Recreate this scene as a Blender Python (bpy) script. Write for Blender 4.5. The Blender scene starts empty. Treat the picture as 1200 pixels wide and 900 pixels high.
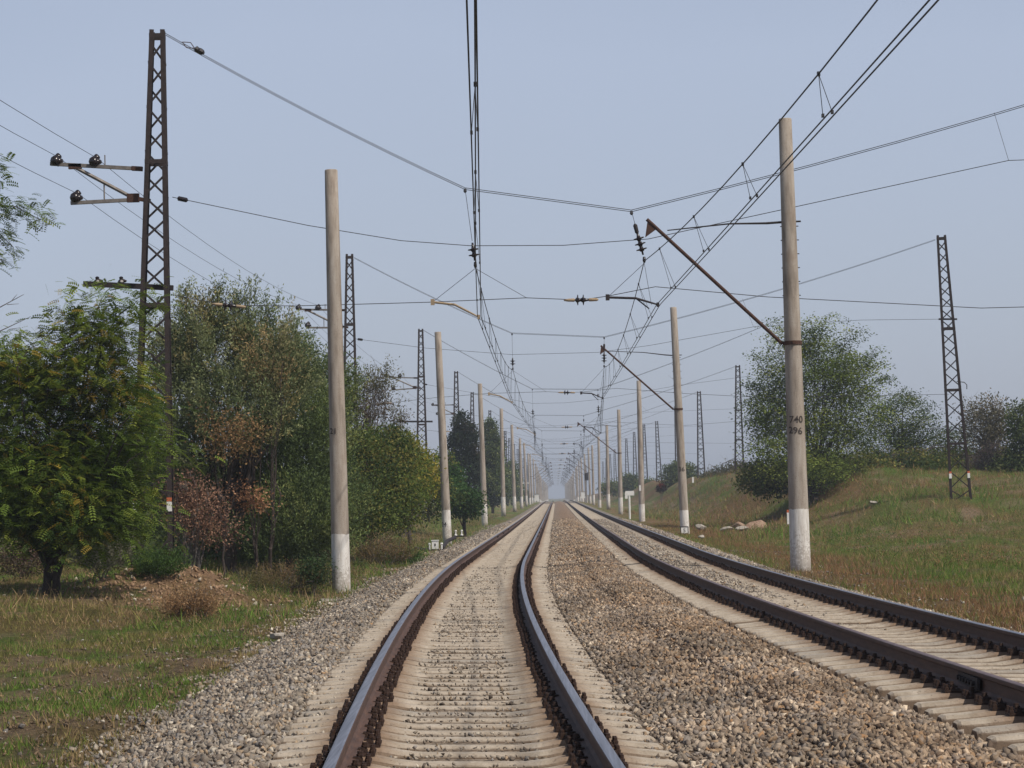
import bpy, math, random
import numpy as np
from mathutils import Vector, Matrix

random.seed(7)
RNG = np.random.default_rng(7)
sc = bpy.context.scene
COL = sc.collection
R_ = math.radians

# ------------------------------------------------------------------ camera
F = 2800.0                       # focal length in photo pixels (1200 wide)
CAM_Z = 1.475                    # eye height over the rail heads
VPX, VPY, ROLL = 651.0, 581.5, R_(1.5)
yc = Vector(((VPX-600)/F, (450-VPY)/F, -1)).normalized()
up = Vector((-math.sin(ROLL), math.cos(ROLL), 0))
zc = (up - yc*up.dot(yc)).normalized()
xc = yc.cross(zc)
W2C = Matrix((xc, yc, zc)).transposed()
C2W = W2C.transposed()
cam = bpy.data.cameras.new('camera')
cam.sensor_width = 36; cam.lens = F/1200*36
cam.clip_start = .1; cam.clip_end = 9000
camo = bpy.data.objects.new('camera', cam); COL.objects.link(camo)
camo.matrix_world = Matrix.Translation((0, 0, CAM_Z)) @ C2W.to_4x4()
sc.camera = camo
sc.render.resolution_x, sc.render.resolution_y = 1024, 768

def P(px, py, Y):
    """the world point seen at photo pixel (px, py), Y metres down the line"""
    d = C2W @ Vector(((px-600)/F, (450-py)/F, -1))
    return Vector((d.x*Y/d.y, Y, CAM_Z + d.z*Y/d.y))

# ------------------------------------------------------------------ light
SUN_EL, SUN_DIR = 51, Vector((.80, -.60, 0)).normalized()      # towards the sun, on the ground
world = bpy.data.worlds.new('World'); sc.world = world; world.use_nodes = True
nt = world.node_tree; bg = nt.nodes['Background']
sky = nt.nodes.new('ShaderNodeTexSky'); sky.sky_type = 'NISHITA'; sky.sun_disc = False
sky.sun_elevation = R_(SUN_EL); sky.sun_rotation = math.atan2(SUN_DIR.x, SUN_DIR.y)
sky.air_density = 1.0; sky.dust_density = 2.5; sky.ozone_density = 3.0
mx = nt.nodes.new('ShaderNodeMix'); mx.data_type = 'RGBA'; mx.inputs[0].default_value = .72
nt.links.new(sky.outputs[0], mx.inputs[6])
tcw = nt.nodes.new('ShaderNodeTexCoord'); sxw = nt.nodes.new('ShaderNodeSeparateXYZ'); nt.links.new(tcw.outputs['Generated'], sxw.inputs[0])
nzw = nt.nodes.new('ShaderNodeTexNoise'); nzw.inputs['Scale'].default_value = 3.2; nzw.inputs['Detail'].default_value = 5; nt.links.new(tcw.outputs['Generated'], nzw.inputs['Vector'])
adw = nt.nodes.new('ShaderNodeMath'); adw.operation = 'MULTIPLY_ADD'; adw.inputs[1].default_value = .16
nt.links.new(nzw.outputs[0], adw.inputs[0]); nt.links.new(sxw.outputs[2], adw.inputs[2])
rpw = nt.nodes.new('ShaderNodeValToRGB'); nt.links.new(adw.outputs[0], rpw.inputs[0]); ew = rpw.color_ramp.elements
ew[0].position = .06; ew[0].color = (4.6, 5.0, 6.0, 1); q = ew.new(.16); q.color = (5.2, 5.62, 6.85, 1); ew[1].position = .75; ew[1].color = (2.1, 2.7, 3.9, 1)
q = ew.new(.26); q.color = (4.95, 5.55, 6.95, 1); q = ew.new(.42); q.color = (3.5, 4.15, 5.5, 1)
nt.links.new(rpw.outputs[0], mx.inputs[7])
nt.links.new(mx.outputs[2], bg.inputs['Color']); bg.inputs['Strength'].default_value = .104
sun = bpy.data.lights.new('sun', 'SUN'); sun.energy = 4.1; sun.angle = R_(.6); sun.color = (1, .93, .82)
suno = bpy.data.objects.new('sun', sun); COL.objects.link(suno)
e = R_(SUN_EL); sd = Vector((SUN_DIR.x*math.cos(e), SUN_DIR.y*math.cos(e), math.sin(e)))
suno.rotation_euler = sd.to_track_quat('Z', 'Y').to_euler(); suno.location = (30, -20, 40)
vs = sc.view_settings; vs.view_transform = 'Standard'; vs.look = 'None'; vs.exposure = 0.02; vs.gamma = 1
sc.cycles.max_bounces = 5; sc.cycles.diffuse_bounces = 3; sc.cycles.transparent_max_bounces = 8
sc.cycles.volume_bounces = 0
try: sc.cycles.use_denoising = True; sc.cycles.denoiser = 'OPENIMAGEDENOISE'; sc.cycles.denoising_input_passes = 'RGB_ALBEDO_NORMAL'; sc.cycles.denoising_prefilter = 'ACCURATE'
except Exception: pass

# ------------------------------------------------------------------ helpers
def lin(r, g, b):
    f = lambda c: (c/255/12.92) if c/255 <= .04045 else ((c/255+.055)/1.055)**2.4
    return (f(r), f(g), f(b), 1)

def vnoise(x, y, seed=0):
    x = np.asarray(x, float); y = np.asarray(y, float)
    xi = np.floor(x).astype(np.int64); yi = np.floor(y).astype(np.int64)
    fx = x-xi; fy = y-yi; fx = fx*fx*(3-2*fx); fy = fy*fy*(3-2*fy)
    def h(a, b):
        n = (a*374761393 + b*668265263 + seed*974634777) & 0xffffffff
        n = ((n ^ (n >> 13))*1274126177) & 0xffffffff
        return ((n ^ (n >> 16)) & 0xffff)/65535.0
    return (h(xi, yi)*(1-fx)+h(xi+1, yi)*fx)*(1-fy)+(h(xi, yi+1)*(1-fx)+h(xi+1, yi+1)*fx)*fy

def fbm(x, y, seed=0, o=3):
    s = 0; a = .5; t = 0
    for k in range(o):
        s = s+a*vnoise(np.asarray(x)*2**k, np.asarray(y)*2**k, seed+k); t += a; a *= .55
    return s/t

def sstep(a, b, x):
    t = np.clip((np.asarray(x, float)-a)/(b-a), 0, 1); return t*t*(3-2*t)

def tag(o, label=None, cat=None, group=None, kind=None):
    if label: o['label'] = label
    if cat: o['category'] = cat
    if group: o['group'] = group
    if kind: o['kind'] = kind
    return o

def empty(name, loc, label=None, cat=None, group=None):
    o = bpy.data.objects.new(name, None); COL.objects.link(o); o.location = loc
    o.empty_display_size = .3
    return tag(o, label, cat, group)

def link(name, me, mats, parent=None, smooth=False):
    o = bpy.data.objects.new(name, me); COL.objects.link(o)
    for m in (mats if isinstance(mats, (list, tuple)) else [mats]): me.materials.append(m)
    if smooth: me.polygons.foreach_set('use_smooth', [True]*len(me.polygons))
    if parent:
        o.parent = parent                       # part geometry is built in world space
        o.matrix_parent_inverse = Matrix.Translation(-Vector(parent.location)) if parent.type == 'EMPTY' and parent.parent is None else Matrix.Identity(4)
    return o

class MB:
    def __init__(s): s.v = []; s.f = []; s.m = []
    def add(s, vs, fs, mat=0):
        n = len(s.v); s.v += [tuple(v) for v in vs]; s.f += [tuple(i+n for i in f) for f in fs]; s.m += [mat]*len(fs); return s
    def box(s, c, size, rot=None, mat=0):
        x, y, z = size[0]/2, size[1]/2, size[2]/2; c = Vector(c)
        vs = [Vector((a*x, b*y, d*z)) for d in (-1, 1) for b in (-1, 1) for a in (-1, 1)]
        if rot is not None: vs = [rot @ v for v in vs]
        return s.add([v+c for v in vs], [(0,2,3,1),(4,5,7,6),(0,1,5,4),(2,6,7,3),(0,4,6,2),(1,3,7,5)], mat)
    def bar(s, p, q, w, h=None, mat=0, upv=Vector((0, 1, 0))):
        p, q = Vector(p), Vector(q); h = h or w; d = (q-p); L = d.length; d = d/L
        if abs(d.dot(upv)) > .95: upv = Vector((1, 0, 0))
        a = d.cross(upv).normalized(); b = a.cross(d)
        R = Matrix((a, b, d)).transposed()
        return s.box((p+q)/2, (w, h, L), R, mat)
    def tube(s, pts, r, n=6, mat=0, cap=True):
        pts = [Vector(p) for p in pts]; k = len(pts)
        rr = r if isinstance(r, (list, tuple)) else [r]*k
        vs = []; ref = None
        for i, p in enumerate(pts):
            d = (pts[min(i+1, k-1)]-pts[max(i-1, 0)]).normalized()
            if ref is None:
                ref = Vector((0, 0, 1)) if abs(d.z) < .9 else Vector((1, 0, 0))
            a = d.cross(ref).normalized(); b = a.cross(d).normalized(); ref = b
            for j in range(n):
                t = 2*math.pi*j/n; vs.append(p+(a*math.cos(t)+b*math.sin(t))*rr[i])
        fs = [(i*n+j, i*n+(j+1) % n, (i+1)*n+(j+1) % n, (i+1)*n+j) for i in range(k-1) for j in range(n)]
        if cap: fs += [tuple(range(n))[::-1], tuple((k-1)*n+j for j in range(n))]
        return s.add(vs, fs, mat)
    def lathe(s, base, axis, prof, n=16, mat=0):
        """prof = [(distance along axis, radius), ...]"""
        axis = Vector(axis).normalized(); base = Vector(base)
        ref = Vector((0, 0, 1)) if abs(axis.z) < .9 else Vector((0, 1, 0))
        a = axis.cross(ref).normalized(); b = a.cross(axis); vs = []
        for h, r in prof:
            for j in range(n):
                t = 2*math.pi*j/n; vs.append(base+axis*h+(a*math.cos(t)+b*math.sin(t))*r)
        k = len(prof)
        fs = [(i*n+j, i*n+(j+1) % n, (i+1)*n+(j+1) % n, (i+1)*n+j) for i in range(k-1) for j in range(n)]
        fs += [tuple(range(n))[::-1], tuple((k-1)*n+j for j in range(n))]
        return s.add(vs, fs, mat)
    def build(s, name, mats, parent=None, smooth=False):
        me = bpy.data.meshes.new(name); me.from_pydata(s.v, [], s.f); me.update()
        if any(s.m): me.polygons.foreach_set('material_index', s.m)
        return link(name, me, mats, parent, smooth)

def big_mesh(name, verts, faces, mats, parent=None, col=None, colname='Col', smooth=False):
    """verts (n,3), faces (m,k) arrays"""
    me = bpy.data.meshes.new(name); n = len(verts); m, k = faces.shape
    me.vertices.add(n); me.vertices.foreach_set('co', np.ascontiguousarray(verts, np.float32).ravel())
    me.loops.add(m*k); me.loops.foreach_set('vertex_index', np.ascontiguousarray(faces, np.int32).ravel())
    me.polygons.add(m); me.polygons.foreach_set('loop_start', np.arange(0, m*k, k, dtype=np.int32))
    if col is not None:
        a = me.color_attributes.new(colname, 'FLOAT_COLOR', 'POINT')
        c = np.ones((n, 4), np.float32); c[:, :3] = col; a.data.foreach_set('color', c.ravel())
    me.update(calc_edges=True)
    if smooth: me.polygons.foreach_set('use_smooth', np.ones(m, bool))
    return link(name, me, mats, parent)

# ------------------------------------------------------------------ materials
def mat_new(name):
    m = bpy.data.materials.new(name); m.use_nodes = True
    n = m.node_tree; b = n.nodes['Principled BSDF']
    return m, n, b

def N(n, t, **kw):
    o = n.nodes.new(t)
    for k, v in kw.items(): setattr(o, k, v)
    return o

def ramp(n, src, stops):
    r = N(n, 'ShaderNodeValToRGB'); e = r.color_ramp.elements
    e[0].position, e[0].color = stops[0]; e[1].position, e[1].color = stops[-1]
    for p, c in stops[1:-1]:
        q = e.new(p); q.color = c
    n.links.new(src, r.inputs[0]); return r.outputs[0]

def noise(n, vec, scale, detail=4, rough=.6):
    t = N(n, 'ShaderNodeTexNoise'); t.inputs['Scale'].default_value = scale
    t.inputs['Detail'].default_value = detail; t.inputs['Roughness'].default_value = rough
    n.links.new(vec, t.inputs['Vector']); return t.outputs[0]

def mixc(n, fac, a, b, mode='MIX'):
    m = N(n, 'ShaderNodeMix', data_type='RGBA', blend_type=mode)
    for i, v in ((0, fac), (6, a), (7, b)):
        if hasattr(v, 'is_output'): n.links.new(v, m.inputs[i])
        else: m.inputs[i].default_value = v
    return m.outputs[2]

def bump(n, b, h, dist, strength=1):
    u = N(n, 'ShaderNodeBump'); u.inputs['Distance'].default_value = dist; u.inputs['Strength'].default_value = strength
    n.links.new(h, u.inputs['Height']); n.links.new(u.outputs[0], b.inputs['Normal'])

def simple(name, c1, c2, scale=8, rough=.8, metal=0, bmp=.004, coord='Object', spec=.3):
    m, n, b = mat_new(name); tc = N(n, 'ShaderNodeTexCoord').outputs[coord]
    nn = noise(n, tc, scale, 6, .65)
    n.links.new(ramp(n, nn, [(.3, c1), (.7, c2)]), b.inputs['Base Color'])
    b.inputs['Roughness'].default_value = rough; b.inputs['Metallic'].default_value = metal
    b.inputs['Specular IOR Level'].default_value = spec
    if bmp: bump(n, b, noise(n, tc, scale*4, 4), bmp)
    return m

def g3(a, b, c): return (a, b, c, 1)
M = {}
M['rust_steel'] = simple('rusty_steel', g3(.045, .022, .016), g3(.09, .045, .03), 12, .85)
M['mast_steel'] = simple('mast_steel', g3(.018, .013, .013), g3(.042, .028, .026), 9, .75)
M['dark_steel'] = simple('dark_steel', g3(.015, .012, .012), g3(.035, .025, .025), 14, .7)
M['grey_steel'] = simple('galvanised_steel', g3(.13, .115, .105), g3(.24, .21, .19), 10, .6, .2)
M['tan_steel'] = simple('tan_painted_steel', g3(.26, .19, .12), g3(.40, .30, .20), 12, .8)
M['wire'] = simple('wire_metal', g3(.03, .03, .034), g3(.055, .052, .055), 5, .6, 0, 0)
M['thin_wire'] = simple('pale_wire_metal', g3(.05, .05, .058), g3(.08, .08, .09), 5, .6, 0, 0)
M['porcelain'] = simple('brown_porcelain', g3(.012, .009, .010), g3(.025, .016, .016), 20, .25, 0, 0, spec=.5)
M['white'] = simple('white_paint', g3(.62, .60, .56), g3(.80, .79, .76), 18, .6)
M['orange'] = simple('orange_red_paint', g3(.45, .10, .04), g3(.55, .16, .07), 18, .6)
M['ink'] = simple('black_paint_marks', g3(.03, .024, .022), g3(.085, .065, .055), 60, .8, 0, 0)
M['slab'] = simple('slab_concrete', g3(.24, .20, .16), g3(.36, .32, .27), 20, .9, 0, .01)
M['pinkrock'] = simple('pink_rock', g3(.22, .13, .09), g3(.40, .28, .20), 3, .95, 0, .03)
M['palerock'] = simple('pale_rock', g3(.22, .19, .155), g3(.42, .38, .33), 9, .9, 0, .01)
M['bark'] = simple('bark', g3(.035, .026, .022), g3(.085, .065, .055), 14, .95, 0, .02)
M['greybark'] = simple('grey_bark', g3(.10, .085, .075), g3(.19, .165, .15), 14, .95, 0, .02)

def concrete_pole_mat():
    m, n, b = mat_new('concrete_pole')
    tc = N(n, 'ShaderNodeTexCoord').outputs['Object']
    oi = N(n, 'ShaderNodeObjectInfo')
    ad = N(n, 'ShaderNodeVectorMath', operation='ADD'); n.links.new(tc, ad.inputs[0])
    sc_ = N(n, 'ShaderNodeVectorMath', operation='SCALE'); cx = N(n, 'ShaderNodeCombineXYZ')
    for i in range(3): n.links.new(oi.outputs['Random'], cx.inputs[i])
    n.links.new(cx.outputs[0], sc_.inputs[0]); sc_.inputs['Scale'].default_value = 37
    n.links.new(sc_.outputs[0], ad.inputs[1]); v = ad.outputs[0]
    mp = N(n, 'ShaderNodeMapping'); mp.inputs['Scale'].default_value = (1, 1, .14); n.links.new(v, mp.inputs[0])
    streak = noise(n, mp.outputs[0], 7, 5, .6)
    base = ramp(n, streak, [(.30, g3(.19, .155, .125)), (.48, g3(.32, .27, .225)), (.70, g3(.42, .37, .32))])
    sp = noise(n, v, 45, 3, .7)
    base = mixc(n, ramp(n, sp, [(.33, g3(1, 1, 1)), (.40, g3(0, 0, 0))]), base, g3(.16, .13, .11))
    blot = noise(n, v, 2.2, 4, .6)
    base = mixc(n, ramp(n, blot, [(.52, g3(0, 0, 0)), (.75, g3(.55, .55, .55))]), base, g3(.24, .185, .145))
    # whitewashed foot with a ragged, worn edge
    sx = N(n, 'ShaderNodeSeparateXYZ'); n.links.new(tc, sx.inputs[0])
    wn = noise(n, v, 16, 5, .75)
    a = N(n, 'ShaderNodeMath', operation='MULTIPLY_ADD'); n.links.new(noise(n, v, 6, 5, .7), a.inputs[0]); a.inputs[1].default_value = .16
    n.links.new(sx.outputs[2], a.inputs[2])
    band = N(n, 'ShaderNodeMath', operation='LESS_THAN'); n.links.new(a.outputs[0], band.inputs[0]); band.inputs[1].default_value = 1.26
    low = N(n, 'ShaderNodeMapRange'); n.links.new(sx.outputs[2], low.inputs[0])
    low.inputs[1].default_value = 0; low.inputs[2].default_value = 1.0; low.inputs[3].default_value = .56; low.inputs[4].default_value = .34
    worn = N(n, 'ShaderNodeMath', operation='GREATER_THAN'); n.links.new(wn, worn.inputs[0]); n.links.new(low.outputs[0], worn.inputs[1])
    fac = N(n, 'ShaderNodeMath', operation='MULTIPLY'); n.links.new(band.outputs[0], fac.inputs[0])
    mm = N(n, 'ShaderNodeMath', operation='MULTIPLY_ADD'); n.links.new(worn.outputs[0], mm.inputs[0]); mm.inputs[1].default_value = .52; mm.inputs[2].default_value = .36
    n.links.new(mm.outputs[0], fac.inputs[1])
    base = mixc(n, fac.outputs[0], base, ramp(n, noise(n, mp.outputs[0], 16, 5, .7), [(.35, g3(.50, .455, .41)), (.6, g3(.74, .71, .67))]))
    n.links.new(base, b.inputs['Base Color']); b.inputs['Roughness'].default_value = .88
    b.inputs['Specular IOR Level'].default_value = .2
    bump(n, b, noise(n, v, 60, 3), .004)
    return m
M['pole'] = concrete_pole_mat()

def sleeper_mat():
    m, n, b = mat_new('sleeper_concrete')
    tc = N(n, 'ShaderNodeTexCoord').outputs['Object']; oi = N(n, 'ShaderNodeObjectInfo')
    ad = N(n, 'ShaderNodeVectorMath', operation='ADD'); n.links.new(tc, ad.inputs[0])
    cx = N(n, 'ShaderNodeCombineXYZ'); ml = N(n, 'ShaderNodeMath', operation='MULTIPLY'); ml.inputs[1].default_value = 91
    n.links.new(oi.outputs['Random'], ml.inputs[0])
    for i in range(3): n.links.new(ml.outputs[0], cx.inputs[i])
    n.links.new(cx.outputs[0], ad.inputs[1]); v = ad.outputs[0]
    c = ramp(n, noise(n, v, 5, 6, .7), [(.3, g3(.27, .222, .17)), (.52, g3(.40, .342, .275)), (.75, g3(.51, .445, .37))])
    # a few greyer sleepers
    gt = N(n, 'ShaderNodeMath', operation='GREATER_THAN'); n.links.new(oi.outputs['Random'], gt.inputs[0]); gt.inputs[1].default_value = .90
    g_ = N(n, 'ShaderNodeMath', operation='MULTIPLY'); n.links.new(gt.outputs[0], g_.inputs[0]); g_.inputs[1].default_value = .45
    c = mixc(n, g_.outputs[0], c, g3(.25, .235, .215))
    # rust run-off round the rail seats
    sx = N(n, 'ShaderNodeSeparateXYZ'); n.links.new(tc, sx.inputs[0])
    ab = N(n, 'ShaderNodeMath', operation='ABSOLUTE'); n.links.new(sx.outputs[0], ab.inputs[0])
    su = N(n, 'ShaderNodeMath', operation='SUBTRACT'); n.links.new(ab.outputs[0], su.inputs[0]); su.inputs[1].default_value = .8
    a2 = N(n, 'ShaderNodeMath', operation='ABSOLUTE'); n.links.new(su.outputs[0], a2.inputs[0])
    mr = N(n, 'ShaderNodeMapRange'); n.links.new(a2.outputs[0], mr.inputs[0]); mr.inputs[1].default_value = .16; mr.inputs[2].default_value = .34
    mr.inputs[3].default_value = .75; mr.inputs[4].default_value = 0
    c = mixc(n, mr.outputs[0], c, g3(.17, .095, .055))
    c = mixc(n, ramp(n, noise(n, v, 30, 4, .7), [(.34, g3(.6, .6, .6)), (.42, g3(0, 0, 0))]), c, g3(.13, .10, .08))
    # flanks of the sleepers are browner than their tops
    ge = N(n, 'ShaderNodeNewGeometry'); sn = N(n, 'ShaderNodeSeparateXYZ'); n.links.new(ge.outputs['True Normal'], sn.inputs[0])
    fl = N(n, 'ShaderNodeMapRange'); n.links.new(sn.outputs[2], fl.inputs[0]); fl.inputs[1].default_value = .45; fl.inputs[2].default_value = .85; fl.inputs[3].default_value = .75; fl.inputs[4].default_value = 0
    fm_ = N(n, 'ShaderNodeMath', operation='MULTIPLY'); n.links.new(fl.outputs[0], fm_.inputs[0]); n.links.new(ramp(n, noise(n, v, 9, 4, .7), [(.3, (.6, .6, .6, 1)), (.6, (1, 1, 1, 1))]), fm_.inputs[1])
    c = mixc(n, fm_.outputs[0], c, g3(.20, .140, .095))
    # darker brown towards the bottom of the sleepers, below an uneven line
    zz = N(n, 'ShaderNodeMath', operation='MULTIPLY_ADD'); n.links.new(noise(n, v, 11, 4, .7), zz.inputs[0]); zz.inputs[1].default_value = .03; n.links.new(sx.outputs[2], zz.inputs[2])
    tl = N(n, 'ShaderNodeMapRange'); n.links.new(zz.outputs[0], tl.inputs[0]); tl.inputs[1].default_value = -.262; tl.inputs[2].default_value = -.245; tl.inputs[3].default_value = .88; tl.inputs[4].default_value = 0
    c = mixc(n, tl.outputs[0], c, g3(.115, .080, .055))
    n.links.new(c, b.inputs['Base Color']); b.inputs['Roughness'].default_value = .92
    b.inputs['Specular IOR Level'].default_value = .15
    bump(n, b, noise(n, v, 40, 4, .7), .008)
    return m
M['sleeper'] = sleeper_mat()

def rail_mats():
    m, n, b = mat_new('polished_rail_head'); tc = N(n, 'ShaderNodeTexCoord').outputs['Object']
    mp = N(n, 'ShaderNodeMapping'); mp.inputs['Scale'].default_value = (30, .5, 30); n.links.new(tc, mp.inputs[0])
    c = ramp(n, noise(n, mp.outputs[0], 2, 3), [(.35, g3(.22, .215, .235)), (.7, g3(.37, .365, .40))])
    n.links.new(c, b.inputs['Base Color']); b.inputs['Metallic'].default_value = .85
    b.inputs['Roughness'].default_value = .42
    m2, n, b = mat_new('rusty_rail_side'); tc = N(n, 'ShaderNodeTexCoord').outputs['Object']
    mp = N(n, 'ShaderNodeMapping'); mp.inputs['Scale'].default_value = (6, .8, 6); n.links.new(tc, mp.inputs[0])
    c = ramp(n, noise(n, mp.outputs[0], 4, 6, .7), [(.3, g3(.040, .020, .014)), (.55, g3(.080, .040, .026)), (.8, g3(.14, .070, .043))])
    n.links.new(c, b.inputs['Base Color']); b.inputs['Roughness'].default_value = .75
    bump(n, b, noise(n, tc, 50, 3), .002)
    m3 = simple('dull_rail_head', g3(.10, .055, .045), g3(.17, .11, .10), 5, .45, .4, 0)
    return m, m2, m3
M['head'], M['railside'], M['dullhead'] = rail_mats()
M['clip'] = simple('greasy_rusty_fastening', g3(.022, .012, .009), g3(.055, .028, .018), 30, .7)

def attr_mat(name, rough=.9, transl=0, mul=None, bumpd=0, scale=40):
    m, n, b = mat_new(name)
    a = N(n, 'ShaderNodeAttribute'); a.attribute_name = 'Col'; c = a.outputs['Color']
    tc = N(n, 'ShaderNodeTexCoord').outputs['Object']
    if mul: c = mixc(n, 1, c, ramp(n, noise(n, tc, scale, 3, .7), [(.25, (mul[0], mul[0], mul[0], 1)), (.75, (mul[1], mul[1], mul[1], 1))]), 'MULTIPLY')
    n.links.new(c, b.inputs['Base Color']); b.inputs['Roughness'].default_value = rough
    b.inputs['Specular IOR Level'].default_value = .15
    if bumpd: bump(n, b, noise(n, tc, scale, 3), bumpd)
    if transl:
        t = N(n, 'ShaderNodeBsdfTranslucent'); n.links.new(c, t.inputs[0])
        x = N(n, 'ShaderNodeMixShader'); x.inputs[0].default_value = transl
        n.links.new(b.outputs[0], x.inputs[1]); n.links.new(t.outputs[0], x.inputs[2])
        n.links.new(x.outputs[0], n.nodes['Material Output'].inputs[0])
    return m
M['leaf'] = attr_mat('leaves', .65, .38)
M['blade'] = attr_mat('grass_blades', .9, .25)
M['stone'] = attr_mat('crushed_stone', .95, 0, (.72, 1.2), .004, 60)

# ------------------------------------------------------------------ the lie of the land
D = 55.0                                     # metres between supports
def zr(Y):                                   # rail head level down the line
    Y = np.asarray(Y, float)
    return .46*sstep(110, 540, Y) - 1.7*sstep(545, 950, Y)
def xt1(Y): return -1.58 + np.clip(60-np.asarray(Y, float), 0, None)**2/2000 + .10*sstep(150, 540, Y)
def xt2(Y): return 2.95 + np.clip(65-np.asarray(Y, float), 0, None)**2/1860 - .03*sstep(150, 540, Y)
def cant(Y): return math.tan(R_(1.5))*(1-sstep(50, 120, Y))
def zrail(Y, x, tr):
    c = xt1(Y) if tr == 1 else xt2(Y)
    return zr(Y) - (x-c)*cant(Y)

def gz(X, Y):
    """ground height (without the ballast bed)"""
    X = np.asarray(X, float); Y = np.asarray(Y, float)
    near = 1-sstep(700, 1500, Y)
    n1 = (fbm(X/3.1, Y/3.7, 3)-.5)*.30+(fbm(X/.9, Y/.9, 5)-.5)*.15
    left = -.62+.55*sstep(-6.0, -10.5, X)*sstep(30, 55, Y)+.35*sstep(-8, -15, X)*(1-sstep(30, 55, Y))
    left = left + .50*np.exp(-((X+8.2)/1.35)**4-((Y-51.5)/2.3)**2)*(.65+.7*fbm(X/.9, Y/1.1, 141))                   # earth mound by the mast
    left = left + .25*sstep(100, 300, Y)
    hill = (.55*sstep(60, 105, Y)+2.25*sstep(95, 140, Y)*sstep(9.0, 17.5, X))
    edge = 8.6+1.6*(fbm(Y/21., X*0+2.2, 9)-.5)*2+5*(1-sstep(70, 120, Y))
    right = -.36-.12*sstep(4.5, 7, X)+hill*sstep(edge, edge+7, X)+.7*sstep(edge, edge+6, X)*sstep(110, 160, Y)
    right = right + (fbm(X/6., Y/7., 31)-.5)*1.3*sstep(9, 14, X)*sstep(45, 90, Y)
    amp = sstep(3.0, 5.5, np.abs(X-.7)+.0)
    z = np.where(X < .7, left, right)
    far = sstep(35, 90, np.abs(X))
    z = z*(1-far)+(-.2)*far
    z = z + n1*amp*(1-far*.5)
    inner = 1-sstep(2.2, 3.4, np.abs(X-.7))
    z = z*(1-inner)+(-.75)*inner
    return z + zr(Y)

def ground_mix(X, Y):
    """0..1 weights: green, dry, soil"""
    g = .6*fbm(X/1.9, Y/4.5, 11)+.4*fbm(X/.5, Y/.9, 12); d = .55*fbm(X/1.1+7, Y/2.1, 21)+.45*fbm(X/.4, Y/.7, 22); s = .5*fbm(X/1.3, Y/3.1+5, 41)+.5*fbm(X/.45, Y/.8, 42)
    g = sstep(.38, .54, g); s = sstep(.52, .66, s)
    return g, sstep(.35, .65, d), s

def ground_col(X, Y):
    g, d, s = ground_mix(X, Y)
    green = np.array([.095, .145, .028]); olive = np.array([.125, .110, .036]); dry = np.array([.22, .15, .075]); soil = np.array([.25, .175, .115])
    rust = np.array([.19, .105, .050])
    c = green*g[:, None]+olive*(1-g[:, None])
    w = (d*.75*(1-g*.6))[:, None]; c = c*(1-w)+dry*w
    w = (s*.85)[:, None]; c = c*(1-w)+soil*w
    # strip of dry stuff beside the ballast, reddish slope on the bank
    w = (np.exp(-((X-6.6)/1.3)**2)*.65*(.4+.6*d))[:, None]; c = c*(1-w)+rust*w
    w = (sstep(8, 10, X)*sstep(90, 140, Y)*sstep(.42, .6, fbm(X/5, Y/16, 77))*.75)[:, None]; c = c*(1-w)+rust*w
    m = sstep(.12, .45, np.exp(-((X+8.2)/1.5)**2-((Y-50)/3.2)**2))[:, None]*.9; m = m*sstep(.35, .6, fbm(X/.5, Y/.9, 143)+.12)[:, None]; c = c*(1-m)+np.array([.33, .205, .125])*m
    return c

def axis(parts):
    out = []
    for a, b, s in parts: out += list(np.arange(a, b, s))
    out.append(parts[-1][1]); return np.array(out)

gx = axis([(-2500, -600, 300), (-600, -120, 40), (-120, -32, 6), (-32, -16, .7), (-16, 20, .3), (20, 40, .8), (40, 120, 6), (120, 600, 40), (600, 2500, 300)])
gy = axis([(-300, 0, 60), (0, 9, 3), (9, 90, .3), (90, 190, 1.0), (190, 600, 6), (600, 3000, 120)])
GX, GY = np.meshgrid(gx, gy); x_, y_ = GX.ravel(), GY.ravel()
V = np.stack([x_, y_, gz(x_, y_)], 1)
nx, ny = len(gx), len(gy)
I = (np.arange(ny-1)[:, None]*nx+np.arange(nx-1)[None, :]).ravel()
Fc = np.stack([I, I+1, I+nx+1, I+nx], 1)
def ground_material():
    m, n, b = mat_new('grass_and_soil')
    a = N(n, 'ShaderNodeAttribute'); a.attribute_name = 'Col'
    tc = N(n, 'ShaderNodeTexCoord').outputs['Object']
    k = ramp(n, noise(n, tc, 9, 8, .8), [(.3, (.35, .33, .3, 1)), (.5, (.95, .95, .95, 1)), (.68, (1.75, 1.65, 1.5, 1))])
    c = mixc(n, 1, a.outputs['Color'], k, 'MULTIPLY')
    v = N(n, 'ShaderNodeTexVoronoi'); v.inputs['Scale'].default_value = 11; n.links.new(tc, v.inputs['Vector'])
    c = mixc(n, ramp(n, v.outputs['Distance'], [(.10, (.7, .7, .7, 1)), (.16, (0, 0, 0, 1))]), c, g3(.22, .19, .16))
    n.links.new(c, b.inputs['Base Color']); b.inputs['Roughness'].default_value = .97
    b.inputs['Specular IOR Level'].default_value = .1
    bump(n, b, noise(n, tc, 12, 8, .8), .16, 1)
    return m
o = big_mesh('ground', V, Fc, ground_material(), col=ground_col(x_, y_), smooth=True); tag(o, kind='structure')

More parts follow.
